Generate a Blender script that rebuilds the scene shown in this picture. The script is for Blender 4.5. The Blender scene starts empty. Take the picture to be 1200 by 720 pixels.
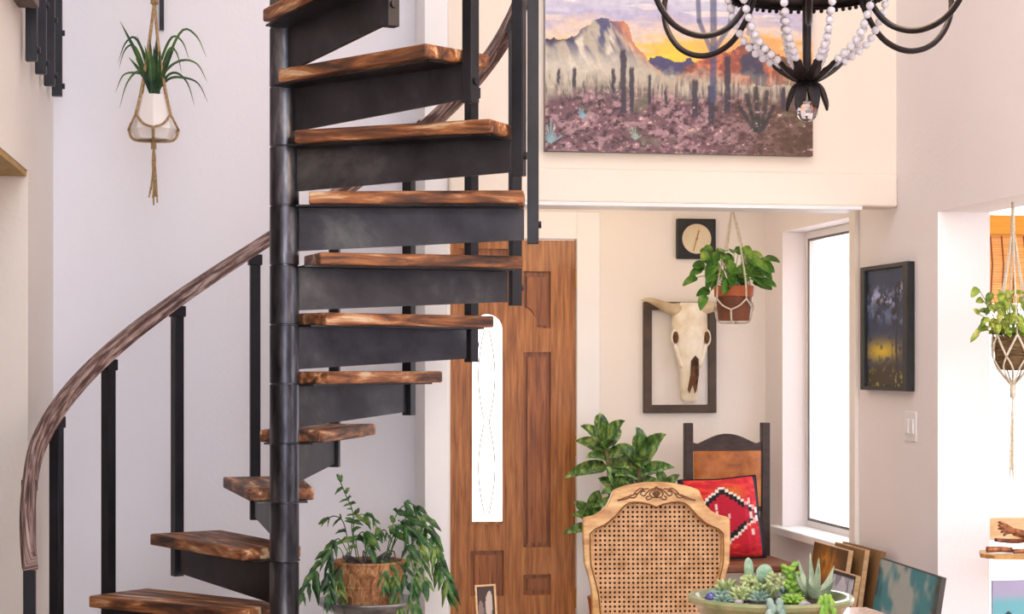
import bpy, bmesh, math, random
import numpy as np
from mathutils import Vector, Matrix, Euler
R = math.radians
PI = math.pi
C = bpy.context.scene.collection

# ------------------------------------------------------------ camera, sky, lights, exposure
EYE = Vector((0.0, 0.0, 1.43)); YAW = R(9.93); FOC = 2200.0; HZ = 428.0
cd = bpy.data.cameras.new('camera'); cam = bpy.data.objects.new('camera', cd); C.objects.link(cam)
cam.location = EYE; cam.rotation_euler = (R(90), 0, -YAW)
cd.sensor_fit = 'HORIZONTAL'; cd.sensor_width = 36.0; cd.lens = FOC/1200*36.0
cd.shift_y = (HZ-360)/1200; cd.clip_start = 0.05; cd.clip_end = 200
bpy.context.scene.camera = cam
W = bpy.data.worlds.new('daylight'); bpy.context.scene.world = W; W.use_nodes = True
wb = W.node_tree.nodes['Background']
wb.inputs['Color'].default_value = (0.92, 0.93, 1.0, 1); wb.inputs['Strength'].default_value = 1.0
vs = bpy.context.scene.view_settings
vs.view_transform = 'Standard'; vs.look = 'None'; vs.gamma = 1.0; vs.use_curve_mapping = False
vs.exposure = 2.12
bpy.context.scene.display_settings.display_device = 'sRGB'

def lamp(name, loc, power, col, radius):
    l = bpy.data.lights.new(name, 'POINT'); l.energy = power; l.color = col; l.shadow_soft_size = radius
    o = bpy.data.objects.new(name, l); C.objects.link(o); o.location = loc
    return o

# ------------------------------------------------------------ camera geometry (pixel ray to a point on a real plane)
def az(px): return math.atan((px-600)/FOC)+YAW
def on_y(px, py, Y):
    X = Y*math.tan(az(px)); d = Y*math.cos(YAW)+X*math.sin(YAW)
    return Vector((X, Y, EYE.z+(HZ-py)*d/FOC))
def on_x(px, py, X):
    Y = X/math.tan(az(px)); d = Y*math.cos(YAW)+X*math.sin(YAW)
    return Vector((X, Y, EYE.z+(HZ-py)*d/FOC))
def at_d(px, py, d):
    xc = (px-600)/FOC*d
    return Vector((xc*math.cos(YAW)+d*math.sin(YAW), d*math.cos(YAW)-xc*math.sin(YAW), EYE.z+(HZ-py)*d/FOC))

# ------------------------------------------------------------ mesh helpers
class MB:
    def __init__(s): s.bm = bmesh.new()
    def verts(s, pts): return [s.bm.verts.new(p) for p in pts]
    def face(s, vs):
        try: return s.bm.faces.new(vs)
        except ValueError: return None
    def box(s, lo, hi, M=None):
        x0, y0, z0 = lo; x1, y1, z1 = hi
        p = [(x0,y0,z0),(x1,y0,z0),(x1,y1,z0),(x0,y1,z0),(x0,y0,z1),(x1,y0,z1),(x1,y1,z1),(x0,y1,z1)]
        if M is not None: p = [M @ Vector(q) for q in p]
        v = s.verts(p)
        for f in ((0,3,2,1),(4,5,6,7),(0,1,5,4),(1,2,6,5),(2,3,7,6),(3,0,4,7)): s.face([v[i] for i in f])
        return s
    def tube(s, pts, rad, n=8, cap=True, flat=None):
        pts = [Vector(p) for p in pts]; m = len(pts)
        rs = rad if isinstance(rad, (list, tuple)) else [rad]*m
        rings = []; up = None
        for i, p in enumerate(pts):
            t = (pts[min(i+1, m-1)]-pts[max(i-1, 0)])
            if t.length < 1e-9: t = Vector((0, 0, 1))
            t.normalize()
            if up is None:
                up = Vector((0, 0, 1)) if abs(t.z) < .9 else Vector((0, 1, 0))
            a = t.cross(up)
            if a.length < 1e-6: a = t.orthogonal()
            a.normalize(); b = a.cross(t).normalized(); up = b
            rings.append([s.bm.verts.new(p+(a*math.cos(2*PI*k/n)+b*math.sin(2*PI*k/n))*rs[i]) for k in range(n)])
        for i in range(m-1):
            for k in range(n):
                s.face([rings[i][k], rings[i][(k+1) % n], rings[i+1][(k+1) % n], rings[i+1][k]])
        if cap:
            s.face(rings[0][::-1]); s.face(rings[-1])
        return s
    def lathe(s, prof, c=(0, 0, 0), n=24, M=None):
        c = Vector(c); rings = []
        for r, z in prof:
            if r < 1e-6: rings.append([s.bm.verts.new(c+Vector((0, 0, z)))])
            else: rings.append([s.bm.verts.new(c+Vector((r*math.cos(2*PI*k/n), r*math.sin(2*PI*k/n), z))) for k in range(n)])
        for a, b in zip(rings, rings[1:]):
            for k in range(n):
                k2 = (k+1) % n
                if len(a) == 1 and len(b) == 1: continue
                if len(a) == 1: s.face([a[0], b[k2], b[k]])
                elif len(b) == 1: s.face([a[k], a[k2], b[0]])
                else: s.face([a[k], a[k2], b[k2], b[k]])
        return s
    def ball(s, c, r, sx=1, sy=1, sz=1, n=12, M=None):
        k = len(s.bm.verts)
        mat = Matrix.Translation(c)
        if M is not None: mat = mat @ M
        mat = mat @ Matrix.Diagonal((sx*r, sy*r, sz*r, 1))
        bmesh.ops.create_uvsphere(s.bm, u_segments=n, v_segments=max(6, n*2//3), radius=1, matrix=mat)
        return s
    def prism(s, outline, fn, d0, d1):
        """outline of 2-D points; fn(u, v, d) maps to space"""
        a = s.verts([fn(u, v, d0) for u, v in outline]); b = s.verts([fn(u, v, d1) for u, v in outline])
        n = len(outline)
        s.face(a[::-1]); s.face(b)
        for i in range(n): s.face([a[i], a[(i+1) % n], b[(i+1) % n], b[i]])
        return s
    def ring(s, outer, inner, fn, d0, d1, closed=True):
        n = len(outer)
        A0 = s.verts([fn(u, v, d0) for u, v in outer]); A1 = s.verts([fn(u, v, d1) for u, v in outer])
        B0 = s.verts([fn(u, v, d0) for u, v in inner]); B1 = s.verts([fn(u, v, d1) for u, v in inner])
        for i in range(n if closed else n-1):
            j = (i+1) % n
            s.face([A0[i], A0[j], B0[j], B0[i]]); s.face([A1[i], B1[i], B1[j], A1[j]])
            s.face([A0[i], A1[i], A1[j], A0[j]]); s.face([B0[i], B0[j], B1[j], B1[i]])
        return s
    def blade(s, pts, width, nrm=None, fold=.25, prof=None, thick=.0012):
        """a leaf along a curve: pts centre line, width max half width, folded about the midrib; has thickness"""
        pts = [Vector(p) for p in pts]; m = len(pts); rows = []
        for i, p in enumerate(pts):
            t = (pts[min(i+1, m-1)]-pts[max(i-1, 0)]).normalized()
            u = Vector(nrm) if nrm is not None else Vector((0, 0, 1))
            a = t.cross(u)
            if a.length < 1e-4: a = t.orthogonal()
            a.normalize(); b = a.cross(t).normalized()
            f = i/(m-1)
            w = width*(prof(f) if prof else math.sin(PI*min(1, f*.94+.05))**.8)
            w = max(w, width*.03)
            rows.append(([p-a*w+b*w*fold, p, p+a*w+b*w*fold], b))
        top = [s.verts([q+b*thick/2 for q in r]) for r, b in rows]
        bot = [s.verts([q-b*thick/2 for q in r]) for r, b in rows]
        for i in range(m-1):
            for k in (0, 1):
                s.face([top[i][k], top[i][k+1], top[i+1][k+1], top[i+1][k]])
                s.face([bot[i][k], bot[i+1][k], bot[i+1][k+1], bot[i][k+1]])
            s.face([top[i][0], top[i+1][0], bot[i+1][0], bot[i][0]])
            s.face([top[i][2], bot[i][2], bot[i+1][2], top[i+1][2]])
        return s

def obj(name, mb, m, parent=None, base=None, bevel=0, smooth=False, seg=2, fix=True):
    bm = mb.bm
    if base is not None: bmesh.ops.translate(bm, verts=bm.verts, vec=-Vector(base))
    if fix: bmesh.ops.recalc_face_normals(bm, faces=bm.faces)
    me = bpy.data.meshes.new(name); bm.to_mesh(me); bm.free()
    o = bpy.data.objects.new(name, me); C.objects.link(o)
    if m is not None: me.materials.append(m)
    if parent is not None: o.parent = parent
    elif base is not None: o.location = base
    if smooth:
        for p in me.polygons: p.use_smooth = True
        if smooth == 'auto':
            try: me.set_sharp_from_angle(angle=R(35))
            except Exception: pass
    if bevel:
        b = o.modifiers.new('bevel', 'BEVEL'); b.width = bevel; b.segments = seg; b.limit_method = 'ANGLE'; b.angle_limit = R(40)
        b.harden_normals = False
    return o
def tag(o, label, cat, group=None, kind=None):
    o['label'] = label; o['category'] = cat
    if group: o['group'] = group
    if kind: o['kind'] = kind
    return o
def thing(name, label, cat, loc=(0, 0, 0), rz=0, group=None):
    o = bpy.data.objects.new(name, None); C.objects.link(o); o.empty_display_size = .05
    o.location = loc; o.rotation_euler = (0, 0, rz)
    return tag(o, label, cat, group)
def struct(name, mb, m, label=None, parent=None, base=None, bevel=0):
    o = obj(name, mb, m, parent, base, bevel)
    if parent is None:
        o['kind'] = 'structure'
        if label: o['label'] = label
    return o
def bez(pts, n=12):
    """smooth curve through points (Catmull-Rom)"""
    P = [Vector(p) for p in pts]; P = [P[0]*2-P[1]]+P+[P[-1]*2-P[-2]]; out = []
    for i in range(1, len(P)-2):
        for k in range(n):
            t = k/n; a, b, c, d = P[i-1:i+3]
            out.append(.5*((2*b)+(c-a)*t+(2*a-5*b+4*c-d)*t*t+(3*b-a-3*c+d)*t**3))
    out.append(P[-2]); return out

# ------------------------------------------------------------ materials
def lin(c):
    c = c/255; return c/12.92 if c <= .04045 else ((c+.055)/1.055)**2.4
def S(r, g, b): return (lin(r), lin(g), lin(b), 1)
def mat(name, cols, rough=.5, metal=0, coord='Object', scale=(1, 1, 1), noise=4, detail=4, dist=0, bump=0, stops=None, coat=0, rand=0, spec=None, bump_scale=None):
    m = bpy.data.materials.new(name); m.use_nodes = True; nt = m.node_tree; N = nt.nodes; L = nt.links
    b = N['Principled BSDF']; b.inputs['Roughness'].default_value = rough; b.inputs['Metallic'].default_value = metal
    if spec is not None: b.inputs['Specular IOR Level'].default_value = spec
    if coat: b.inputs['Coat Weight'].default_value = coat
    if len(cols) == 1 and not bump:
        b.inputs['Base Color'].default_value = cols[0]; return m
    tc = N.new('ShaderNodeTexCoord'); mp = N.new('ShaderNodeMapping'); mp.inputs['Scale'].default_value = scale
    L.new(tc.outputs[coord], mp.inputs['Vector'])
    vec = mp.outputs['Vector']
    if rand:
        oi = N.new('ShaderNodeObjectInfo'); ad = N.new('ShaderNodeVectorMath'); ad.operation = 'ADD'
        ml = N.new('ShaderNodeMath'); ml.operation = 'MULTIPLY'; ml.inputs[1].default_value = 40
        L.new(oi.outputs['Random'], ml.inputs[0]); L.new(vec, ad.inputs[0]); L.new(ml.outputs[0], ad.inputs[1]); vec = ad.outputs[0]
    nz = N.new('ShaderNodeTexNoise'); nz.inputs['Scale'].default_value = noise; nz.inputs['Detail'].default_value = detail
    nz.inputs['Roughness'].default_value = .6; nz.inputs['Distortion'].default_value = dist
    L.new(vec, nz.inputs['Vector'])
    rp = N.new('ShaderNodeValToRGB'); e = rp.color_ramp.elements
    n = len(cols); st = stops or [.32+.36*i/max(1, n-1) for i in range(n)]
    while len(e) < n: e.new(.5)
    for i in range(n): e[i].position = st[i]
    for i in range(n): e[i].color = cols[i]
    L.new(nz.outputs['Fac'], rp.inputs['Fac']); L.new(rp.outputs['Color'], b.inputs['Base Color'])
    if bump:
        bp = N.new('ShaderNodeBump'); bp.inputs['Strength'].default_value = bump; bp.inputs['Distance'].default_value = .01
        h = nz
        if bump_scale:
            h = N.new('ShaderNodeTexNoise'); h.inputs['Scale'].default_value = bump_scale; h.inputs['Detail'].default_value = 4
            L.new(vec, h.inputs['Vector'])
        L.new(h.outputs['Fac'], bp.inputs['Height']); L.new(bp.outputs['Normal'], b.inputs['Normal'])
    return m
def mat_attr(name, rough=.6, attr='paint', bump=0):
    m = bpy.data.materials.new(name); m.use_nodes = True; nt = m.node_tree; b = nt.nodes['Principled BSDF']
    b.inputs['Roughness'].default_value = rough
    a = nt.nodes.new('ShaderNodeAttribute'); a.attribute_name = attr
    nt.links.new(a.outputs['Color'], b.inputs['Base Color'])
    if bump:
        nz = nt.nodes.new('ShaderNodeTexNoise'); nz.inputs['Scale'].default_value = 90; bp = nt.nodes.new('ShaderNodeBump')
        bp.inputs['Strength'].default_value = bump; bp.inputs['Distance'].default_value = .003
        nt.links.new(nz.outputs['Fac'], bp.inputs['Height']); nt.links.new(bp.outputs['Normal'], b.inputs['Normal'])
    return m
def mat_glass(name, tint=(1, 1, 1, 1), clear=.9):
    m = bpy.data.materials.new(name); m.use_nodes = True; nt = m.node_tree; N = nt.nodes
    N.remove(N['Principled BSDF']); out = N['Material Output']
    t = N.new('ShaderNodeBsdfTransparent'); t.inputs['Color'].default_value = tint
    g = N.new('ShaderNodeBsdfGlossy'); g.inputs['Roughness'].default_value = .05
    mx = N.new('ShaderNodeMixShader'); mx.inputs['Fac'].default_value = 1-clear
    nt.links.new(t.outputs[0], mx.inputs[1]); nt.links.new(g.outputs[0], mx.inputs[2]); nt.links.new(mx.outputs[0], out.inputs['Surface'])
    return m
def mat_crystal(name):
    m = bpy.data.materials.new(name); m.use_nodes = True; b = m.node_tree.nodes['Principled BSDF']
    b.inputs['Base Color'].default_value = S(244, 240, 248); b.inputs['Roughness'].default_value = .04
    b.inputs['Transmission Weight'].default_value = .3; b.inputs['IOR'].default_value = 1.5
    return m
def mat_emit(name, col, s):
    m = bpy.data.materials.new(name); m.use_nodes = True; b = m.node_tree.nodes['Principled BSDF']
    b.inputs['Base Color'].default_value = col; b.inputs['Emission Color'].default_value = col; b.inputs['Emission Strength'].default_value = s
    return m

M_wall = mat('wall_paint', [S(241, 240, 247), S(244, 243, 250)], .75, noise=1.2, bump=.12, bump_scale=60)
M_wall_warm = mat('wall_paint_warm_lit', [S(242, 233, 224), S(245, 237, 229)], .75, noise=1.2, bump=.12, bump_scale=60)  # same wall paint with warm daylight put into its colour
M_wall_loft = mat('wall_paint_glow_tint', [S(243, 230, 214), S(246, 234, 220)], .75, noise=1.2, bump=.12, bump_scale=60)  # same wall paint with the chandelier's warm glow put into its colour
M_wall_r = mat('wall_paint_shade_tint', [S(240, 232, 231), S(243, 236, 235)], .75, noise=1.2, bump=.12, bump_scale=60)  # same wall paint with weaker, pinkish light put into its colour
M_ceil = mat('ceiling_paint', [S(240, 238, 240)], .8)
M_trim = mat('white_trim', [S(242, 240, 240), S(246, 244, 242)], .45, noise=3)
M_floor = mat('oak_floor', [S(176, 156, 136), S(206, 188, 168)], .4, scale=(1, 12, 1), noise=3)
M_worn = mat('distressed_wood', [S(58, 36, 28), S(118, 72, 46), S(176, 112, 64), S(226, 196, 160)],   .55, scale=(1.3, 9, 9), noise=3, detail=9, dist=.5, bump=.5, stops=[.36, .47, .56, .66], rand=1)
M_worn_dark = mat('distressed_dark_wood', [S(56, 36, 34), S(104, 76, 70), S(186, 160, 152)], .6, coord='UV', scale=(3, 34, 1), noise=3, detail=9, dist=.5, bump=.5, stops=[.34, .48, .62])
M_steel = mat('blackened_steel', [S(44, 43, 48), S(68, 67, 72), S(116, 118, 115)], .45, .85, noise=3, detail=8, dist=.3, stops=[.36, .55, .8], rand=1, bump=.05)
M_post = mat('black_post_steel', [S(22, 22, 28), S(40, 40, 48)], .45, .3, noise=6)
M_pole = mat('pole_steel', [S(48, 48, 54), S(84, 84, 92), S(150, 152, 152)], .3, .85, scale=(6, 6, 1.2), noise=3, detail=6, stops=[.38, .56, .78])  # pale vertical streaks are highlights put into the steel colour
M_oak = mat('door_oak', [S(120, 68, 26), S(166, 102, 46), S(192, 130, 68)], .42, scale=(26, 26, 1.6), noise=2.2, detail=6, dist=.4, stops=[.32, .5, .68], coat=.15)
M_oak_d = mat('door_oak_panel', [S(96, 48, 18), S(146, 82, 36), S(176, 108, 54)], .42, scale=(26, 26, 1.6), noise=2.2, detail=6, dist=.4, stops=[.32, .5, .68], coat=.15)
M_brass = mat('brass', [S(190, 150, 84)], .35, .9)
M_pane = mat_glass('window_glass', (1, 1, 1, 1), .93)
M_lead = mat('lead_came', [S(150, 132, 100)], .6)
M_black = mat('black_iron', [S(24, 19, 22), S(44, 36, 38)], .4, .5, noise=30)
M_crys = mat_crystal('crystal')
M_clear = mat_crystal('clear_crystal'); M_clear.node_tree.nodes['Principled BSDF'].inputs['Transmission Weight'].default_value = 1
M_white_pot = mat('white_ceramic', [S(238, 230, 226), S(246, 240, 236)], .3, noise=4)
M_jute = mat('jute_cord', [S(140, 108, 70), S(196, 166, 124)], .9, noise=120, bump=.4)
M_cotton = mat('cotton_cord', [S(206, 188, 160), S(236, 226, 206)], .9, noise=120, bump=.4)
M_terra = mat('terracotta', [S(160, 78, 38), S(196, 104, 58)], .7, noise=9)
M_terra_d = mat('terracotta_dark', [S(96, 52, 34), S(134, 76, 48)], .7, noise=9)
M_soil = mat('soil', [S(36, 26, 22), S(70, 54, 44)], .95, noise=60, bump=.8)
M_spider = mat('dark_blade_leaf', [S(34, 58, 50), S(58, 92, 50), S(96, 136, 56)], .4, noise=7)
M_pothos = mat('bright_leaf', [S(40, 84, 28), S(84, 138, 42), S(168, 196, 84)], .4, noise=9)
M_fern = mat('fern_leaf', [S(26, 62, 34), S(62, 112, 48), S(158, 180, 92)], .4, noise=16, stops=[.38, .52, .7])
M_dumb = mat('broad_leaf', [S(30, 64, 28), S(78, 120, 50), S(180, 196, 112)], .35, scale=(14, 14, 5), noise=3.5, stops=[.36, .5, .72])
M_ivy = mat('variegated_leaf', [S(66, 104, 30), S(150, 172, 52), S(232, 226, 130)], .45, noise=18)
M_stem = mat('plant_stem', [S(104, 96, 62), S(130, 124, 78)], .7, noise=20)
M_bark = mat('basket_bark', [S(120, 74, 44), S(184, 128, 84), S(222, 178, 132)], .8, scale=(14, 14, 6), noise=3, dist=1.2, bump=.5)
M_wick = mat('dark_wicker', [S(62, 44, 26), S(104, 78, 46), S(140, 112, 72)], .8, scale=(6, 6, 60), noise=3, bump=.6)
M_silver = mat('pewter_tray', [S(120, 122, 128), S(176, 178, 182)], .3, .8, noise=12)
M_cane_wood = mat('pale_fruitwood', [S(176, 122, 66), S(206, 158, 96), S(224, 184, 124)], .4, scale=(3, 3, 9), noise=4, coat=.2)
M_cane = mat('cane_webbing', [S(178, 132, 88), S(216, 172, 128)], .6, noise=26)
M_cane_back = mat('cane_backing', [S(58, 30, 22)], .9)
M_carve = mat('carved_groove', [S(92, 52, 22), S(140, 90, 44)], .6, noise=30)
M_seat_fab = mat('seat_fabric', [S(196, 170, 136), S(212, 190, 158)], .9, noise=40)
M_dark_wood = mat('dark_chair_wood', [S(38, 24, 22), S(66, 44, 38)], .45, scale=(4, 4, 14), noise=5)
M_leather = mat('tan_leather', [S(120, 62, 22), S(178, 104, 42), S(204, 136, 66)], .5, noise=7, bump=.15)
M_frame_br = mat('brown_frame', [S(60, 44, 32), S(84, 64, 48)], .5, noise=12)
M_frame_bk = mat('black_frame', [S(22, 22, 24), S(38, 40, 40)], .45, noise=12)
M_paper = mat('cream_paper', [S(236, 228, 222), S(242, 236, 230)], .8, noise=5)
M_bone = mat('weathered_bone', [S(218, 200, 168), S(238, 226, 204), S(248, 242, 230)], .6, noise=9, bump=.2)
M_bone_d = mat('bone_hollow', [S(40, 32, 22), S(104, 60, 30), S(96, 92, 66)], .9, noise=26)
M_horn = mat('horn', [S(176, 150, 110), S(222, 204, 172)], .45, noise=8)
M_dial = mat('clock_dial', [S(214, 196, 160), S(234, 220, 190)], .34, .55, noise=3)
M_table = mat('table_top', [S(190, 150, 130), S(214, 180, 160)], .18, scale=(1.2, 14, 1), noise=3, coat=.5)
M_glaze = mat('green_glaze', [S(96, 110, 66), S(140, 152, 104), S(176, 160, 128)], .3, noise=8, coat=.4)
M_bamboo = mat('bamboo_slats', [S(222, 156, 56), S(240, 188, 84), S(246, 208, 112)], .6, scale=(3, 3, 140), noise=1.4)
_n = M_bamboo.node_tree; _b = _n.nodes['Principled BSDF']; _t = _n.nodes.new('ShaderNodeBsdfTranslucent'); _x = _n.nodes.new('ShaderNodeMixShader'); _x.inputs['Fac'].default_value = .5
_n.links.new(_b.inputs['Base Color'].links[0].from_socket, _t.inputs['Color']); _n.links.new(_b.outputs[0], _x.inputs[1]); _n.links.new(_t.outputs[0], _x.inputs[2]); _n.links.new(_x.outputs[0], _n.nodes['Material Output'].inputs['Surface'])
M_raw = mat('raw_pine', [S(196, 156, 110), S(222, 188, 142)], .6, scale=(2, 2, 10), noise=6)
M_switch = mat('white_plastic', [S(240, 236, 236)], .3)
M_paint = mat_attr('painted_canvas', .55, bump=.25)
M_weave = mat_attr('woven_wool', .9, bump=.5)
M_rail_wood = mat('loft_rail_wood', [S(92, 74, 68), S(124, 104, 96)], .6, scale=(8, 2, 8), noise=4)
M_soffit = mat('soffit_tan', [S(168, 132, 60), S(196, 160, 84)], .6, scale=(6, 2, 6), noise=4)  # streaked golden tan colour for the soffit lining

# ------------------------------------------------------------ the setting
cz_y = at_d(946, 100, 4.6).y
XR = 2.954; YB = 9.30; YS = 7.80; YL = 7.50; CEIL = 5.0; REAR = -3.5
struct('floor', MB().box((-2.5, REAR, -.12), (7.2, 9.45, 0)), M_floor, 'brown oak plank floor')
mb = MB(); mb.box((-2.5, REAR, CEIL), (3.174, 1.2, CEIL+.1)); mb.box((-2.5, 5.6, CEIL), (3.174, 9.45, CEIL+.1)); mb.box((-2.5, 1.2, CEIL), (-.5, 5.6, CEIL+.1)); mb.box((2.4, 1.2, CEIL), (3.174, 5.6, CEIL+.1))  # ceiling left open for an added skylight that brightens the walls
struct('ceiling', mb, M_ceil, 'white ceiling with an added skylight opening high above the room')
mb = MB(); wq = .06
mb.box((-.5, 1.2, CEIL+.1), (2.4, 1.26, CEIL+.2)); mb.box((-.5, 5.54, CEIL+.1), (2.4, 5.6, CEIL+.2)); mb.box((-.5, 1.26, CEIL+.1), (-.44, 5.54, CEIL+.2)); mb.box((2.34, 1.26, CEIL+.1), (2.4, 5.54, CEIL+.2))
mb.box((-.44, 2.62, CEIL+.1), (2.34, 2.68, CEIL+.2)); mb.box((-.5, cz_y-.08, CEIL), (2.4, cz_y+.08, CEIL+.2))
w3 = struct('added_skylight', mb, M_trim, 'unseen skylight added in the high ceiling for daylight')  # out of view, added so daylight from overhead lifts the walls
obj('pane', MB().box((-.44, 1.26, CEIL+.15), (2.34, 5.54, CEIL+.156)), M_pane, w3)
# left wall: turned two degrees, with a deep opening near the stair foot
def lx(y): return -.518-(YS-y)*.0365
def slab_left(mb, y0, y1, z0, z1, t=.25):
    p = [(lx(y0), y0), (lx(y1), y1), (lx(y1)-t, y1), (lx(y0)-t, y0)]
    mb.prism(p, lambda u, v, d: (u, v, d), z0, z1)
OY = 6.94; OZ = 2.128
mb = MB(); slab_left(mb, OY, 7.9, 0, CEIL); slab_left(mb, 4.9, OY, OZ, CEIL); slab_left(mb, REAR, 4.9, 0, CEIL)
struct('wall_left', mb, M_wall_warm, 'white left wall beside the stair foot')
mb = MB(); p = [(lx(4.9)-.005, 4.9), (lx(OY)-.005, OY), (lx(OY)-.245, OY), (lx(4.9)-.245, 4.9)]
mb.prism(p, lambda u, v, d: (u, v, d), OZ-.02, OZ)
struct('trim_soffit', mb, M_soffit, 'golden lining under the opening in the left wall')
struct('wall_light_block', MB().box((-2.5, 3.9, 0), (-2.38, 7.9, 2.7)), M_wall_warm, 'unseen wall added beyond the left opening to block daylight')  # unseen wall added to keep open sky off the left jamb
struct('ceiling_light_block', MB().box((-2.5, 3.9, 2.7), (-.9, 7.9, 2.8)), M_ceil, 'unseen roof added beyond the left opening to block daylight')  # unseen cover added to cut daylight at the left opening
mb = MB(); mb.box((-2.5, 7.78, 0), (-.86, 7.9, 2.7)); mb.box((-2.5, 3.9, 0), (-.95, 4.0, 2.7))
struct('end_light_block', mb, M_wall_warm, 'unseen end walls added beyond the left opening to block daylight')  # unseen ends added to close the daylight block on the left
struct('wall_stair', MB().box((-.8, YS, 0), (.96, YS+.12, CEIL)), M_wall, 'white wall behind the spiral staircase')
# loft front with its beam, and the column at its left end
XC = on_y(497.5, 300, YL).x
mb = MB().box((XC+.096, YL, 2.094), (XR, YL+.14, CEIL))
struct('wall_loft', mb, M_wall_loft, 'loft front wall tinted for warm glow, under the desert painting')
mb = MB().box((XC, YL, 0), (XC+.096, YS+.12, CEIL))
struct('trim_column', mb, M_trim, 'white column at the left of the entry alcove', bevel=.004)
mb = MB().box((XC+.096, YL-.022, 2.094), (XR-.001, YL, 2.232))
struct('trim_beam', mb, M_wall_loft, 'beam board tinted for warm glow along the bottom of the loft wall', bevel=.01)
mb = MB().box((XC+.096, YL-.03, 2.078), (XR-.16, YL+.16, 2.094))
struct('trim_beam_lip', mb, M_trim, 'thin white lip under the loft beam', bevel=.003)
struct('ceiling_alcove', MB().box((XC, YL+.14, 2.36), (XR, YB, 2.44)), M_wall_warm, 'alcove ceiling tinted for warm light, behind the beam')
struct('wall_alcove', MB().box((XC+.0, YS+.12, 0), (XC+.08, YB, 2.36)), M_wall_warm, 'left wall of the entry alcove, tinted for warm light')
# back wall with the doorway, and the garden room's window
DX0 = on_y(527, 300, YB).x; DX1 = on_y(675, 300, YB).x; DZ = on_y(600, 280, YB).z
mb = MB(); mb.box((XC, YB, 0), (DX0, YB+.14, 2.44)); mb.box((DX1, YB, 0), (XR+.22, YB+.14, 2.44)); mb.box((DX0, YB, DZ), (DX1, YB+.14, 2.44))
struct('wall_back', mb, M_wall_warm, 'back wall of the entry alcove, tinted for warm light')
cw = on_y(702, 300, YB).x-DX1
mb = MB(); mb.box((DX1, YB-.025, 0), (DX1+cw, YB, DZ+.14)); mb.box((DX0-cw, YB-.025, 0), (DX0, YB, DZ+.14)); mb.box((DX0, YB-.025, DZ), (DX1, YB, DZ+.14))
struct('trim_door', mb, M_trim, 'white casing around the oak front door', bevel=.004)
# right wall with the window and the opening to the garden room
WY0 = on_x(995, 300, XR).y; WY1 = on_x(917, 300, XR).y; WZ0 = .618; WZ1 = 2.096; PY = on_x(1099, 300, XR).y; PZ = 2.04; XO = XR+.22
mb = MB()
mb.box((XR, WY1, 0), (XO, YB, CEIL)); mb.box((XR, WY0, 0), (XO, WY1, WZ0)); mb.box((XR, WY0, WZ1), (XO, WY1, CEIL))
mb.box((XR, PY, 0), (XO, WY0, CEIL)); mb.box((XR, 4.7, PZ), (XO, PY, CEIL)); mb.box((XR, REAR, 0), (XO, 4.7, CEIL))
struct('wall_right', mb, M_wall_r, 'right wall tinted for weaker light, with window and wide opening')
y0 = on_x(1007, 300, XR).y; y1 = on_x(1000, 300, XR).y
struct('trim_corner', MB().box((XR-.022, y0, 0), (XR, y1, 2.36)), M_wall_warm, 'narrow upright strip beside the alcove window', bevel=.004)
# window_1
w1 = bpy.data.objects.new('window_1', None); C.objects.link(w1); w1['kind'] = 'structure'; w1.location = (XR+.14, WY0, WZ0)
w1['label'] = 'tall white framed alcove window with clear glass'
def wframe(mb, x0, x1, y0, y1, z0, z1, w):
    mb.box((x0, y0, z0), (x1, y0+w, z1)); mb.box((x0, y1-w, z0), (x1, y1, z1)); mb.box((x0, y0+w, z0), (x1, y1-w, z0+w)); mb.box((x0, y0+w, z1-w), (x1, y1-w, z1))
mb = MB(); wframe(mb, XR+.123, XR+.17, WY0, WY1, WZ0, WZ1, .04); obj('window_frame', mb, M_trim, w1, w1.location, .003)
mb = MB(); wframe(mb, XR+.119, XR+.125, WY0+.036, WY1-.036, WZ0+.036, WZ1-.036, .012); obj('window_gasket', mb, mat('gasket_grey', [S(110, 102, 98)], .6), w1, w1.location)
mb = MB().box((XR+.145, WY0+.04, WZ0+.04), (XR+.151, WY1-.04, WZ1-.04)); obj('pane', mb, M_pane, w1, w1.location)
mb = MB().box((XR-.05, WY0-.07, WZ0-.035), (XR+.122, WY1+.09, WZ0+.006)); obj('window_sill', mb, M_trim, w1, w1.location, .006)
# garden room beyond the opening
GX = 6.6; YG = 7.85
mb = MB(); mb.box((XO, YG, 0), (3.3, YG+.14, 2.5)); mb.box((5.6, YG, 0), (GX, YG+.14, 2.5)); mb.box((3.3, YG, 2.3), (5.6, YG+.14, 2.5)); mb.box((3.3, YG, 0), (5.6, YG+.14, .12))
struct('wall_garden_room', mb, M_wall, 'white far wall of the bright side room')
mb = MB().box((GX, 4.0, 0), (GX+.12, 7.99, 2.5)); struct('wall_side_room', mb, M_wall, 'white outer wall of the side room')
struct('ceiling_side_room', MB().box((XO, 4.0, 2.5), (GX+.12, 7.99, 2.6)), M_ceil, 'white ceiling of the side room')
w2 = bpy.data.objects.new('window_2', None); C.objects.link(w2); w2['kind'] = 'structure'; w2.location = (3.3, YG+.05, .12)
w2['label'] = 'large bright window of the side room behind the bamboo blind'
mb = MB()
for x in (3.3, 4.45, 5.55): mb.box((x, YG+.03, .12), (x+.05, YG+.08, 2.3))
mb.box((3.35, YG+.03, 2.25), (5.55, YG+.08, 2.3)); mb.box((3.35, YG+.03, .12), (5.55, YG+.08, .17)); obj('window_frame', mb, M_trim, w2, w2.location)
mb = MB().box((3.3, YG-.06, .655), (5.6, YG+.03, .755)); obj('window_sill', mb, mat('honey_sill', [S(214, 166, 104), S(232, 196, 150)], .5, scale=(3, 12, 12), noise=3), w2, w2.location, .004)
mb = MB().box((3.35, YG+.05, .17), (5.55, YG+.056, 2.25)); obj('pane', mb, M_pane, w2, w2.location)

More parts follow.
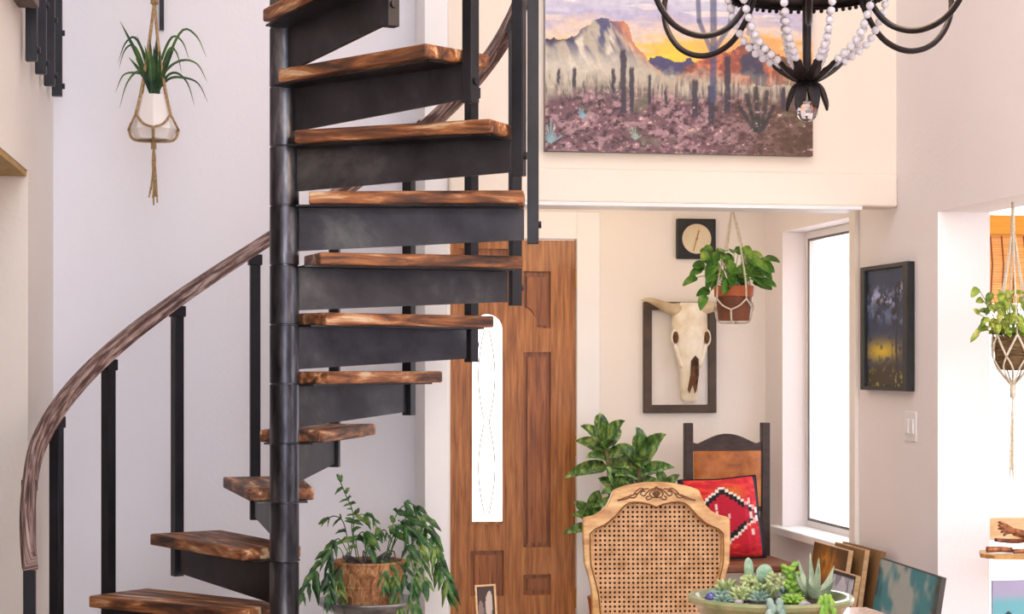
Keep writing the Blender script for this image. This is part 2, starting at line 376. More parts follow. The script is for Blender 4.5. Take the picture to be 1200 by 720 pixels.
# door_1: oak slab with an arched glass light and raised panels
DW = DX1-DX0; DH = DZ
d1 = bpy.data.objects.new('door_1', None); C.objects.link(d1); d1['kind'] = 'structure'; d1.location = (DX0, YB+.03, 0)
d1['label'] = 'honey oak front door with tall arched glass light'
def dxp(px): return on_y(px, 300, YB+.02).x-DX0
def dzp(py): return on_y(600, py, YB+.02).z
gx0, gx1 = dxp(551), dxp(590); gz0, gz1 = dzp(614), dzp(368)
nx0, nx1 = dxp(613), dxp(645)
def arch(x0, x1, z0, z1, n=10):
    r = (x1-x0)/2; cx = (x0+x1)/2
    r2 = r*.9
    p = [(x0, z0), (x1, z0)]
    for k in range(n+1):
        a = PI*k/n; p.append((cx+r*math.cos(a), z1-r2+r2*math.sin(a)))
    return p
def rect(x0, x1, z0, z1): return [(x0, z0), (x1, z0), (x1, z1), (x0, z1)]
fn = lambda u, v, d: (u, d, v)
def slab_with_holes():
    """door slab front built as curve geometry with holes, then meshed"""
    cu = bpy.data.curves.new('slab', 'CURVE'); cu.dimensions = '2D'; cu.fill_mode = 'BOTH'; cu.extrude = .02
    for pts in holes:
        sp = cu.splines.new('POLY'); sp.points.add(len(pts)-1); sp.use_cyclic_u = True
        for q, (x, z) in zip(sp.points, pts): q.co = (x, z, 0, 1)
    o = bpy.data.objects.new('tmp', cu); C.objects.link(o)
    me = bpy.data.meshes.new_from_object(o.evaluated_get(bpy.context.evaluated_depsgraph_get()))
    bpy.data.objects.remove(o); bm = bmesh.new(); bm.from_mesh(me); bpy.data.meshes.remove(me)
    for v in bm.verts: v.co = Vector((v.co.x, v.co.z, v.co.y))
    mb = MB(); mb.bm.free(); mb.bm = bm; return mb
# upper right panel with its scooped lower left corner
def scoop(x0, x1, z0, z1, s):
    p = []
    for k in range(7):
        a = PI/2*k/6; p.append((x0+s-s*math.cos(PI/2-a)*1.0 if False else x0+s*math.sin(a)*1.0, z0+s*1.5*math.cos(a)))
    return p+[(x1, z0), (x1, z1), (x0, z1)]
pz = [(dzp(385), dzp(318)), (dzp(642), dzp(413)), (dzp(698), dzp(674))]
lower = rect(gx0, gx1, dzp(698), dzp(645))
panels = [scoop(nx0, nx1, *pz[0], .07), rect(nx0, nx1, *pz[1]), rect(nx0, nx1, *pz[2]), lower]
lowtop = rect(.05, gx1+.02, dzp(355), dzp(292))
panels.append(lowtop)
holes = [rect(0.003, DW-.003, .008, DH-.004), arch(gx0, gx1, gz0, gz1)]+panels
obj('door_slab', slab_with_holes(), M_oak, d1, None, .004)
def inset(pts, k):
    cx = sum(p[0] for p in pts)/len(pts); cz = sum(p[1] for p in pts)/len(pts)
    xs = [p[0] for p in pts]; zs = [p[1] for p in pts]; w = max(xs)-min(xs); h = max(zs)-min(zs)
    return [(cx+(x-cx)*(1-2*k/w), cz+(z-cz)*(1-2*k/h)) for x, z in pts]
for p in panels:
    mb = MB(); mb.prism(p, fn, .004, .014)
    ins = inset(p, .022); ins2 = inset(p, .034)
    mb.ring(ins, ins2, fn, .004, -.009); mb.prism(ins2, fn, .003, -.009)
    obj('door_panel', mb, M_oak_d, d1)
mb = MB(); g = arch(gx0, gx1, gz0, gz1); mb.ring(g, inset(g, .008), fn, -.028, -.005); obj('glass_bead', mb, M_oak, d1)
mb = MB(); mb.prism(g, fn, -.002, .004); obj('glass_light', mb, M_pane, d1)
mb = MB()
cxg = (gx0+gx1)/2
for sx in (-1, 1):
    pts = [(cxg+sx*(.012+.03*abs(math.sin(t*PI*2))), -.004, gz0+.05+(gz1-gz0-.13)*t) for t in np.linspace(0, 1, 40)]
    mb.tube(pts, .003, 4)
mb.tube([(cxg, -.004, gz0+.02), (cxg, -.004, gz1-.05)], .0015, 4)
obj('glass_came', mb, M_lead, d1)
for z in (DH-.2, 1.02, .25):
    mb = MB().box((DW-.006, -.034, z-.045), (DW+.006, -.022, z+.045)); mb.tube([(DW, -.032, z-.05), (DW, -.032, z+.05)], .006, 8)
    obj('hinge', mb, M_brass, d1)

# light switch on the right wall
ls = on_x(1068, 500, XR)
t = thing('light_switch', 'white double light switch plate on the right wall under the dark painting', 'light switch', (XR, ls.y, ls.z))
obj('cover_plate', MB().box((-.006, -.062, -.062), (0, .062, .062)), M_switch, t, None, .003)
for sy in (-1, 1): obj('rocker', MB().box((-.011, sy*.026-.014, -.03), (-.005, sy*.026+.014, .03)), M_switch, t, None, .002)

# ------------------------------------------------------------ spiral staircase
D0 = 6.34
P0 = at_d(333.2, 400, D0); PX, PYY = P0.x, P0.y
st = thing('spiral_staircase', 'black steel spiral staircase with worn wooden treads and handrail', 'staircase', (PX, PYY, 0))
STEP = .2
def z_under(k): return EYE.z-.865+STEP*k
def phi(k): return R(1.1-(k-7)*20.68)-YAW       # baluster direction, world
RB = .84
obj('center_pole', MB().tube([(0, 0, 0), (0, 0, 4.9)], .046, 32), M_pole, st, None, 0, 'auto')
obj('base_plate', MB().lathe([(0, 0), (.14, 0), (.14, .012), (0, .012)], n=32), M_steel, st)
# tread plank: wedge; local x along the tread
trd = MB()
a0, a1 = R(-10), R(10)
outl = [(.095, -.098), (.80*math.cos(a0)+.005, .815*math.sin(a0)), (.835, -.05), (.842, .0), (.835, .05), (.80*math.cos(a1)+.005, .815*math.sin(a1)), (.095, .098)]
outl = [(.095, -.112), (.808, -.145), (.812, 0), (.808, .145), (.095, .112)]
trd.prism(outl, lambda u, v, d: (u, v, d), 0, .042)
tread0 = obj('tread', trd, M_worn, st, None, .006)
brk = MB()
c0 = -.012
TOFF = -1.5
off = R(-TOFF)
ex, ey = RB*math.cos(off), RB*math.sin(off)
def along(u, w):     # point u along the plate line from the pole to the baluster, w across
    dx, dy = math.cos(off), math.sin(off); return (u*dx-w*dy, u*dy+w*dx)
brk.prism([(.05, -.15), (RB-.03, -.112), (RB-.03, -.006), (.05, -.006)], lambda u, v, d: (*along(u, d), v), -.006, .006)
brk.prism([(.05, -.085), (.05, .085), (.79, .11), (.79, -.11)], lambda u, v, d: (u, v, d), -.006, 0)
brk0 = obj('tread_bracket', brk, M_steel, tread0)
sl0 = obj('sleeve', MB().lathe([(.046, -.002), (.0495, 0), (.0495, .193), (.046, .195), (.046, -.002)], n=32), M_pole, tread0, None, 0, 'auto')
NT = range(-2, 12)
H = .88
cap0 = None
for k in NT:
    if k == -2: tr, br, sl = tread0, brk0, sl0
    else:
        tr = tread0.copy(); br = brk0.copy(); sl = sl0.copy()
        for o in (tr, br, sl): C.objects.link(o)
        tr.parent = st; br.parent = tr; sl.parent = tr
    tr.location = (0, 0, z_under(k)); tr.rotation_euler = (0, 0, phi(k)+R(TOFF)); sl.location = (0, 0, -.195)
    if k == -2:
        hw = .019
        b0 = obj('baluster', MB().box((-hw, -hw, -.125), (hw, hw, H)), M_post, st, None, .002)
        cap0 = obj('baluster_cap', MB().box((-.024, -.026, H-.035), (.024, .026, H+.006)), M_post, b0, None, .004)
        foot0 = obj('foot_bolt', MB().tube([(.018, 0, -.06), (.028, 0, -.06)], .012, 8), M_steel, b0)
        bb, cc, ff = b0, cap0, foot0
    else:
        bb = b0.copy(); cc = cap0.copy(); ff = foot0.copy()
        for o in (bb, cc, ff): C.objects.link(o)
        bb.parent = st; cc.parent = bb; ff.parent = bb
    bb.location = (RB*math.cos(phi(k)), RB*math.sin(phi(k)), z_under(k)); bb.rotation_euler = (0, 0, phi(k))
# handrail: a rectangular helix
mb = MB(); rings = []
for kk in np.arange(-2.75, 11.6, .1):
    ph = phi(kk); zc = z_under(kk)+H+.03
    if kk < -1.6: zc -= .10*(-1.6-kk)**1.6
    tilt = Vector((-math.sin(ph), math.cos(ph), 0))
    rings.append([mb.bm.verts.new(((RB+dx)*math.cos(ph), (RB+dx)*math.sin(ph), zc+dz)) for dx, dz in ((-.026, -.03), (-.02, .026), (-.012, .032), (.012, .032), (.02, .026), (.026, -.03))])
for a, b in zip(rings, rings[1:]):
    for i in range(6): mb.face([a[i], a[(i+1) % 6], b[(i+1) % 6], b[i]])
mb.face(rings[0]); mb.face(rings[-1][::-1])
uvl = mb.bm.loops.layers.uv.new('grain'); at_ = {v: (i, j) for i, r in enumerate(rings) for j, v in enumerate(r)}
for f in mb.bm.faces:
    for l in f.loops:
        i, j = at_[l.vert]; l[uvl].uv = (i*.034, j*.03 if not (j == 0 and any(at_[q.vert][1] == 5 for q in f.loops)) else .18)
obj('handrail', mb, M_worn_dark, st, None, .003)

# loft railing over the left wall
yb = [6.74, 7.03, 7.32, 7.60]
lr = thing('loft_railing', 'black metal loft railing hung on the left wall high up', 'railing', (lx(7.2)+.04, 7.2, 2.49))
for i, y in enumerate(yb):
    xx = lx(y)+.035
    mb = MB().box((xx-.02, y-.018, 2.49), (xx+.02, y+.018, 3.7)); mb.tube([(xx+.018, y, 2.53), (xx+.03, y, 2.53)], .012, 8); mb.tube([(xx+.018, y, 2.74), (xx+.03, y, 2.74)], .012, 8)
    obj('baluster', mb, M_post, lr, lr.location, .002)
mb = MB().prism([(lx(5.6), 5.6), (lx(7.7), 7.7), (lx(7.7)+.06, 7.7), (lx(5.6)+.06, 5.6)], lambda u, v, d: (u, v, d), 3.7, 3.75)
obj('top_rail', mb, M_rail_wood, lr, lr.location, .004)
mb = MB().prism([(lx(5.2), 5.2), (lx(6.66), 6.66), (lx(6.66)+.07, 6.66), (lx(5.2)+.07, 5.2)], lambda u, v, d: (u, v, d), 2.66, 2.74)
obj('bottom_rail', mb, M_rail_wood, lr, lr.location, .004)
a = on_y(189.5, 35, YS-.02)
o = obj('wall_rod', MB().box((a.x-.009, YS-.028, a.z), (a.x+.009, YS, CEIL-.3)), M_post, None, None, .002)
tag(o, 'thin black metal bar on the white wall behind the hanging dracaena', 'bar')

# ------------------------------------------------------------ painting helpers
def vnoise(x, y, s, seed):
    rng = np.random.RandomState(seed); g = rng.rand(64, 64)
    X = x*s; Y = y*s; xi = np.floor(X).astype(int); yi = np.floor(Y).astype(int); fx = X-xi; fy = Y-yi
    fx = fx*fx*(3-2*fx); fy = fy*fy*(3-2*fy)
    G = lambda i, j: g[i % 64, j % 64]
    return (G(xi, yi)*(1-fx)+G(xi+1, yi)*fx)*(1-fy)+(G(xi, yi+1)*(1-fx)+G(xi+1, yi+1)*fx)*fy
def fbm(x, y, s, seed): return (vnoise(x, y, s, seed)*.5+vnoise(x, y, s*2.1, seed+1)*.3+vnoise(x, y, s*4.3, seed+2)*.2)
def col(*c): return np.array([lin(v) for v in c])
def mixc(base, c, m): return base*(1-m[..., None])+c*m[..., None]
def sm(a, b, x):
    t = np.clip((x-a)/(b-a), 0, 1); return t*t*(3-2*t)
def grid_panel(name, W_, H_, nx, ny, paint, m, parent, depth, M=None):
    """a canvas: gridded front face carrying the paint, and solid sides; local x right, z up, front at -y"""
    us, vs_ = np.meshgrid(np.linspace(0, 1, nx), np.linspace(0, 1, ny))
    colr = np.clip(paint(us, vs_), 0, 1)
    verts = [(W_*(u-.5), -depth, H_*v) for v in np.linspace(0, 1, ny) for u in np.linspace(0, 1, nx)]
    faces = [(j*nx+i, j*nx+i+1, (j+1)*nx+i+1, (j+1)*nx+i) for j in range(ny-1) for i in range(nx-1)]
    n = len(verts)
    verts += [(-W_/2, 0, 0), (W_/2, 0, 0), (W_/2, 0, H_), (-W_/2, 0, H_)]
    bl, br, tr_, tl = 0, nx-1, ny*nx-1, (ny-1)*nx
    faces += [(n, n+3, n+2, n+1)]
    faces += [tuple([n, n+1]+list(range(br, bl-1, -1))), tuple([n+2, n+3]+list(range(tl, tr_+1))),
              tuple([n+3, n]+[j*nx for j in range(ny)]), tuple([n+1, n+2]+[j*nx+nx-1 for j in range(ny-1, -1, -1)])]
    me = bpy.data.meshes.new(name); me.from_pydata(verts, [], faces); me.update()
    ca = me.color_attributes.new('paint', 'FLOAT_COLOR', 'POINT')
    buf = np.ones((len(verts), 4), np.float32); buf[:n, :3] = colr.reshape(-1, 3); buf[n:, :3] = .12
    ca.data.foreach_set('color', buf.ravel())
    me.materials.append(m)
    o = bpy.data.objects.new(name, me); C.objects.link(o)
    if parent is not None: o.parent = parent
    return o

# desert painting on the loft wall
pl, pr = on_y(637, 179, YL), on_y(949, 183, YL)
PW = pr.x-pl.x; PHT = .82; VIS = .645
def paint_desert(u, v):
    px = 640+u*308; py = 181-(v*PHT/VIS)*181
    n1 = fbm(u, v, 9, 1); n2 = fbm(u, v, 30, 5); n3 = fbm(u, v, 60, 9); st_ = fbm(u*.5, v*3, 10, 13)
    c = np.zeros(u.shape+(3,))
    q = py+(n1-.5)*26+(st_-.5)*30
    c[:] = col(140, 162, 214)
    c = mixc(c, col(206, 204, 220), sm(-40, 5, q)); c = mixc(c, col(178, 172, 206), sm(5, 25, q)*.8); c = mixc(c, col(240, 234, 232), sm(.5, .7, st_)*sm(50, 20, py)*.8)
    c = mixc(c, col(228, 206, 190), sm(18, 40, q)); c = mixc(c, col(246, 196, 92), sm(40, 62, q)); c = mixc(c, col(250, 214, 60), sm(58, 74, q)*np.exp(-((px-765)/40)**2))
    c = mixc(c, col(238, 170, 110), sm(40, 66, q)*sm(800, 860, px))
    # far blue ridge
    rid = np.interp(px, [740, 760, 772, 790, 805, 820], [86, 72, 70, 76, 71, 84])+(n2-.5)*8
    c = mixc(c, col(78, 74, 112), (py > rid)*1.)
    # right red hills
    r2 = np.interp(px, [780, 800, 825, 850, 870, 890, 910, 930, 950], [98, 82, 66, 62, 52, 54, 66, 78, 80])+(n2-.5)*8
    m2 = (py > r2)*1.
    hc = mixc(np.zeros_like(c)+col(150, 82, 66), col(208, 122, 84), sm(.45, .7, n2)); hc = mixc(hc, col(70, 66, 86), sm(.5, .68, n1)); hc = mixc(hc, col(98, 92, 50), sm(895, 935, px)*.8)
    c = c*(1-m2[..., None])+hc*m2[..., None]
    # main peak
    r1 = np.interp(px, [630, 650, 672, 684, 692, 703, 712, 733, 738, 748, 760, 775, 795], [56, 54, 52, 40, 32, 27, 32, 33, 52, 66, 78, 90, 100])+(n2-.5)*9
    m1 = (py > r1)*1.
    wx = px+(py-30)*.45
    pc = np.zeros_like(c)+col(186, 176, 158)
    pc = mixc(pc, col(236, 226, 208), sm(.5, .7, fbm((px-py*.5)/160, (px+py)/600, 16, 45))*.8); pc = mixc(pc, col(86, 88, 124), sm(.4, .6, fbm((px-py*.5)/160, (px+py)/600, 14, 21))*sm(95, 45, py))
    pc = mixc(pc, col(52, 48, 78), sm(12, 2, py-r1+8*n1)*sm(700, 672, px))
    pc = mixc(pc, col(206, 128, 88), np.exp(-((px-np.interp(py, [30, 60, 95], [728, 745, 785]))/11)**2)*.9)
    pc = mixc(pc, col(214, 206, 190), sm(60, 95, py)*sm(770, 690, px))
    c = c*(1-m1[..., None])+pc*m1[..., None]
    # misty plain and brush
    c = mixc(c, col(188, 180, 160), sm(82, 100, py+(n2-.5)*22)*(1-sm(800, 900, px)*.7)*.85)
    br = mixc(np.zeros_like(c)+col(112, 82, 90), col(166, 132, 138), sm(.45, .68, n2)); br = mixc(br, col(74, 50, 56), sm(.45, .28, n3)); br = mixc(br, col(206, 156, 152), sm(.66, .8, n3)*.8)
    br = mixc(br, col(86, 62, 36), sm(800, 930, px)*.75); br = mixc(br, col(128, 126, 104), sm(.6, .75, n1)*.5)
    c_m = sm(98, 122, py+(n1-.5)*26)
    c = c*(1-c_m[..., None])+br*c_m[..., None]
    vst = fbm(u*9, v*.8, 16, 61)
    c = mixc(c, col(86, 70, 76), sm(.5, .68, vst)*sm(86, 104, py)*sm(132, 112, py)*.75)
    c = mixc(c, col(206, 196, 178), sm(.55, .72, fbm(u*7, v*.8, 16, 66))*sm(80, 98, py)*sm(126, 108, py)*.5)
    def cactus(x, y0, y1, w, cc, k=.95):
        nonlocal c
        m = sm(w*1.25, w*.75, np.abs(px-x-(n2-.5)*3))*sm(y0-1, y0+4, py)*sm(y1+2, y1-6, py)*k; c = mixc(c, col(*cc), m)
    def stroke(xs, ys, w, cc):
        nonlocal c
        for a, b, a2, b2 in zip(xs, ys, xs[1:], ys[1:]):
            t = np.clip(((px-a)*(a2-a)+(py-b)*(b2-b))/((a2-a)**2+(b2-b)**2), 0, 1)
            c = mixc(c, col(*cc), sm(w*1.1, w*.6, np.hypot(px-a-(a2-a)*t, py-b-(b2-b)*t))*.8)
    for x, y0, y1, w in ((728, 62, 140, 3.2), (737.5, 82, 138, 2.6), (673, 84, 112, 2), (655, 86, 108, 1.6), (717, 84, 116, 2), (758, 90, 128, 1.6), (776, 108, 126, 1.6), (810, 94, 142, 3.6), (829, 100, 150, 3.8), (913, 100, 130, 2.6), (848, 66, 136, 3.4)): cactus(x, y0, y1, w, (58, 52, 66))
    stroke([831, 832, 831], [-60, 60, 118], 4.5, (74, 78, 112)); stroke([812, 815, 829], [-40, 28, 62], 3.2, (84, 88, 124)); stroke([858, 850, 833], [-10, 34, 60], 3.2, (92, 96, 130))
    for bx, by, n_, L, cc in ((646, 172, 9, 26, (140, 178, 184)), (682, 143, 7, 12, (128, 172, 188)), (742, 166, 7, 14, (150, 172, 160)), (717, 120, 5, 20, (84, 70, 92))):
        for k in range(n_):
            a_ = PI*(.15+.7*k/(n_-1)); l2 = L*(.7+.3*math.sin(k*5.1)); stroke([bx, bx+l2*math.cos(a_)*.75], [by, by-l2*math.sin(a_)], .9 if L < 30 else 3.2, cc)
    for a, b, a2, b2, w in ((862, 126, 879, 152, 2.6), (870, 112, 881, 152, 3), (881, 104, 884, 153, 3.4), (894, 108, 888, 152, 3), (902, 124, 890, 150, 2.4)): stroke([a, a2], [b, b2], w, (38, 46, 46))
    c = mixc(c, col(232, 206, 200), sm(.74, .84, n3)*sm(100, 140, py)*.6); c = c*(.88+.3*n3)[..., None]
    return c
pt = thing('desert_painting', 'large desert sunset painting with peak and cacti on the loft wall', 'painting', ((pl.x+pr.x)/2, YL-.004, on_y(790, 181, YL).z))
grid_panel('canvas', PW, PHT, 420, 300, paint_desert, M_paint, pt, .035)

# dark painting on the right wall
fa = on_x(1009, 314, XR-.03); fb = on_x(1009, 457, XR-.03); fc = on_x(1064, 300, XR-.03)
FY0, FY1, FZ0, FZ1 = fc.y, fa.y, fb.z, fa.z
def paint_storm(u, v):
    n = fbm(u*.6, v, 7, 31); n2 = fbm(u*.6, v, 22, 35)
    c = np.zeros(u.shape+(3,))+col(44, 60, 92)
    c = mixc(c, col(28, 32, 46), sm(.5, .66, n)*sm(.4, .7, v)); c = mixc(c, col(176, 182, 224), sm(.42, .62, n2)*np.exp(-((v-.76-.12*(u-.5)-.05*np.sin(u*7))/.06)**2))
    c = mixc(c, col(104, 120, 164), sm(.4, .6, n2)*np.exp(-((v-.6-.1*(.5-u))/.06)**2))
    c = mixc(c, col(232, 196, 44), sm(.3, .55, n2+.1)*np.exp(-((v-.3)/.08)**2)*np.exp(-((u-.4)/.4)**2)); c = mixc(c, col(66, 54, 30), sm(.24, .12, v+(n-.5)*.2)); c = mixc(c, col(176, 168, 96), sm(.6, .72, n2)*sm(.2, .05, v))
    c = mixc(c, col(50, 42, 40), (np.abs(u-.78-.02*np.sin(v*14)) < .02)*(v < .72)); c = mixc(c, col(80, 66, 58), (np.abs(u-.66) < .014)*(v < .6))
    return c
sp = thing('framed_storm_painting', 'black framed dark stormy sky painting on the right wall', 'painting', (XR, (FY0+FY1)/2, FZ0), R(-90))
fw = FY1-FY0; fh = FZ1-FZ0
# local x runs along the wall (towards -Y after the turn), front faces -X
mb = MB(); b_ = .05
mb.ring(rect(-fw/2, fw/2, 0, fh), rect(-fw/2+b_, fw/2-b_, b_*.35, fh-b_*.35), lambda u, v, d: (u, d, v), -.035, 0)
obj('frame', mb, M_frame_bk, sp, None, .003)
cv = grid_panel('canvas', fw-2*b_, fh-.7*b_, 60, 130, paint_storm, M_paint, sp, .02); cv.location = (0, 0, b_*.35)

# clock
ca_ = on_y(814.5, 280.5, YB)
ck = thing('wall_clock', 'square black framed wall clock with round pale gold dial', 'clock', (ca_.x, YB, ca_.z))
mb = MB(); q = .103
mb.box((-q, -.03, -q), (q, 0, q)); obj('case', mb, M_frame_bk, ck, None, .006)
Mrot = Matrix.Rotation(R(90), 4, 'X')
def disc(r, y0, y1, n=40): 
    return MB().prism([(r*math.cos(2*PI*k/n), r*math.sin(2*PI*k/n)) for k in range(n)], lambda u, v, d: (u, d, v), y0, y1)
dl = obj('dial', disc(.076, -.034, -.029), M_dial, ck)
for L_, w_, a_ in ((.045, .003, 14), (.064, .002, 196)):
    mb = MB().box((-w_, -.039, -.008), (w_, -.036, L_), Matrix.Rotation(R(a_), 4, 'Y')); obj('clock_hand', mb, M_brass, ck)
obj('hub', disc(.006, -.041, -.034, 16), M_brass, ck)

# framed print behind the skull
A_ = on_y(753, 354, YB); B_ = on_y(838, 484, YB)
fr = thing('picture_frame', 'brown framed cream panel behind the cow skull', 'picture frame', ((A_.x+B_.x)/2, YB, B_.z))
fw = B_.x-A_.x; fh = A_.z-B_.z; b_ = .042
obj('frame', MB().ring(rect(-fw/2, fw/2, 0, fh), rect(-fw/2+b_, fw/2-b_, b_, fh-b_), lambda u, v, d: (u, d, v), -.03, 0), M_frame_br, fr, None, .004)
obj('mat_board', MB().box((-fw/2+b_-.003, -.012, b_-.003), (fw/2-b_+.003, 0, fh-b_+.003)), M_paper, fr)
# cow skull
SK = on_y(806, 365, YB-.06); ss = 1/FOC*9.55     # metres per pixel there
cs = thing('cow_skull', 'bleached cow skull with wide horns mounted over the framed panel', 'skull', (SK.x, YB-.03, SK.z))
# cross-sections down the skull: (z px, centre x px, half width px, half depth m)
prof = [(10, 0, 10, .018), (7, 0, 17, .034), (0, 0, 20, .042), (-10, 0, 20.5, .05), (-22, 0, 21, .056), (-34, 0, 19, .058), (-46, -.5, 16.5, .052), (-60, -.5, 13.5, .045), (-75, 0, 11, .036), (-90, 0, 10.5, .03), (-102, 0, 10.5, .022), (-107, 0, 7, .012)]
mb = MB(); rg = []
for z, cx, hw, hd in prof:
    ring = []
    for k in range(24):
        a_ = 2*PI*k/24; s_, c_ = math.sin(a_), math.cos(a_)
        x = math.copysign(abs(c_)**.8, c_)*hw; y = -.06-math.copysign(abs(s_)**.9, s_)*hd
        ring.append(mb.bm.verts.new(((cx+x)*ss, y, z*ss)))
    rg.append(ring)
for a_, b2 in zip(rg, rg[1:]):
    for k in range(24): mb.face([a_[k], a_[(k+1) % 24], b2[(k+1) % 24], b2[k]])
mb.face(rg[0]); mb.face(rg[-1])
obj('cranium', mb, M_bone, cs, None, 0, True)
for sx in (-1, 1):       # brow ridge ring about the eye socket, then the cheek bone
    mb = MB()
    mb.tube([(sx*(18.6+3.9*math.cos(t))*ss, -.085-.008*math.cos(t), (-31+9*math.sin(t))*ss) for t in np.linspace(0, 2*PI, 20)], .0065, 8)
    mb.tube(bez([(sx*18.5*ss, -.082, -39*ss), (sx*14.5*ss, -.085, -52*ss), (sx*10*ss, -.08, -66*ss)], 6), [.012]*6+[.012]*6+[.008], 8)
    obj('brow_and_cheek', mb, M_bone, cs, None, 0, True)
for sx in (-1, 1):
    obj('eye_socket', MB().ball((sx*18.8*ss, -.097, -31*ss), .028, .55, .5, 1.1), M_bone_d, cs, None, 0, True)
mb = MB()
mb.prism([(-1, -58), (4, -52), (8, -56), (9, -74), (7, -92), (5, -96), (2, -86), (-1.5, -96), (-4, -92), (-1, -74)], lambda u, v, d: (u*ss, d-.0+ (0.022*(-v-55)/40), v*ss), -.112, -.095)
obj('nasal_opening', mb, M_bone_d, cs)
for sx, pts in ((-1, [(-12, 1), (-24, 2.5), (-38, 8), (-50, 12), (-61, 12.5)]), (1, [(12, 2), (22, 4), (34, 7), (46, 10), (58, 12)])):
    P_ = bez([(x*ss, -.06-.012*i, z*ss) for i, (x, z) in enumerate(pts)], 6); n_ = len(P_)
    obj('horn', MB().tube(P_, [max(.002, .036*(1-(i/(n_-1)))**.75) for i in range(n_)], 12), M_horn, cs, None, 0, True)

# ------------------------------------------------------------ macrame planters
def planter_left():
    Y = 7.30; b = on_y(180, 164, Y); t = thing('hanging_planter', 'white faceted pot of spiky dracaena in a jute macrame hanger by the staircase', 'hanging plant', b, 0, None)
    k = (on_y(190, 100, Y)-on_y(180, 100, Y)).length/10
    loc = lambda px, py, dy=0: Vector(((px-180)*k, dy, (164-py)*k))
    mb = MB(); mb.lathe([(0, 0), (21*k, 0), (27.5*k, 12*k), (26*k, 20*k), (17*k, 53*k), (15.4*k, 53*k), (17*k, 45*k), (0, 45*k)], n=8)
    obj('pot', mb, M_white_pot, t, None, .002)
    obj('soil', MB().lathe([(0, 46.5*k), (15.8*k, 46.5*k), (15.5*k, 45*k), (0, 44.5*k)], n=8), M_soil, t)
    mb = MB(); top = Vector((1*k, 0, (164+330)*k)); r = .0056
    kn = Vector((0, 0, -2*k))
    for q in range(4):
        a = PI/4+q*PI/2; ca, sa = math.cos(a), math.sin(a)
        def cy(rr, z, aa=a): return Vector((math.cos(aa)*rr*k, math.sin(aa)*rr*k, z*k))
        mb.tube(bez([Vector((1*k, 0, 165*k)), cy(8, 112), cy(19, 60), cy(28.5, 28)], 5), r, 6)
        for sg in (-1, 1):
            mb.tube(bez([cy(28.5, 28), cy(29, 16, a+sg*PI/8), cy(29.3, 12, a+sg*PI/4)], 4), r*.8, 6)
        mb.tube(bez([cy(29.3, 12, a+PI/4), cy(23, 0, a+PI/4), kn], 4), r, 6)
    mb.tube([Vector((1*k, 0, 160*k)), top], r*1.6, 6); mb.tube([Vector((1*k, 0, 162*k)), Vector((1*k, 0, 172*k))], r*2.6, 8)
    # the cord runs on up to a ceiling hook
    mb.tube([top, Vector((1*k, 0, CEIL-b.z))], .003, 6)
    hg = obj('macrame_hanger', mb, M_jute, t, None, 0, True)
    mb = MB().tube([kn+Vector((0, 0, 2*k)), kn+Vector((0, 0, -9*k))], [.009, .011], 10); rnd = random.Random(3)
    for q in range(16):
        a = rnd.random()*6.28; rr = rnd.random()*7*k
        e = Vector((math.cos(a)*rr, math.sin(a)*rr, -(50+rnd.random()*28)*k))
        mb.tube(bez([kn+Vector((0, 0, -6*k)), kn+e*.45+Vector((rnd.uniform(-3, 3)*k, 0, 0)), e], 4), .0032, 5)
    obj('tassel', mb, M_jute, hg)
    fol = MB(); rnd = random.Random(5)
    tips = [(141, 25, -.02), (160, 36, .06), (138, 71, .04), (140, 82, -.03), (135, 108, .02), (141, 130, -.05), (184, 30, .05), (242, 62, .02), (243, 96, -.04), (244, 116, .03), (228, 126, -.06), (213, 80, .06), (150, 60, .09), (222, 74, -.08), (176, 45, -.05), (188, 60, -.06), (170, 55, -.05), (180, 50, .03), (160, 74, -.1), (205, 60, -.1)]
    for px, py, dy in tips:
        b0 = loc(181+rnd.uniform(-4, 4), 112, rnd.uniform(-.02, .02)); e = loc(px, py, dy*1.4)
        if py > 60 and abs(px-180) > 20:
            md = Vector(((b0.x*.45+e.x*.55), e.y*.6, max(b0.z, e.z)+ .035+.3*abs(b0.z-e.z)*.5+.04)); c1 = b0+(md-b0)*.5+Vector((0, 0, .03))
            q2 = md+(e-md)*.6+Vector((0, 0, .035 if e.z < md.z else 0))
            pts = bez([b0, c1, md, q2, e], 4)
        else: pts = bez([b0, (b0+e)/2+Vector((0, 0, .01)), e], 6)
        fol.blade(pts, .0052 if py > 60 and abs(px-180) > 24 else .0095, (0, -1, .25), .5, lambda f: (1-f)**.55*(.7+.6*math.sin(PI*f)))
    obj('foliage', fol, M_spider, t)
    return t
planter_left()

def heart(f): return (math.sin(PI*min(1, (f*.97+.03)**.62)))**.9
def leaf_at(mb, p, dirv, L, w, nrm, droop=.25, prof=heart):
    d = Vector(dirv).normalized(); p = Vector(p)
    pts = [p+d*L*f+Vector((0, 0, -droop*L*f*f)) for f in (0, .15, .35, .55, .75, .9, 1)]
    mb.blade(pts, w, nrm, .18, prof)

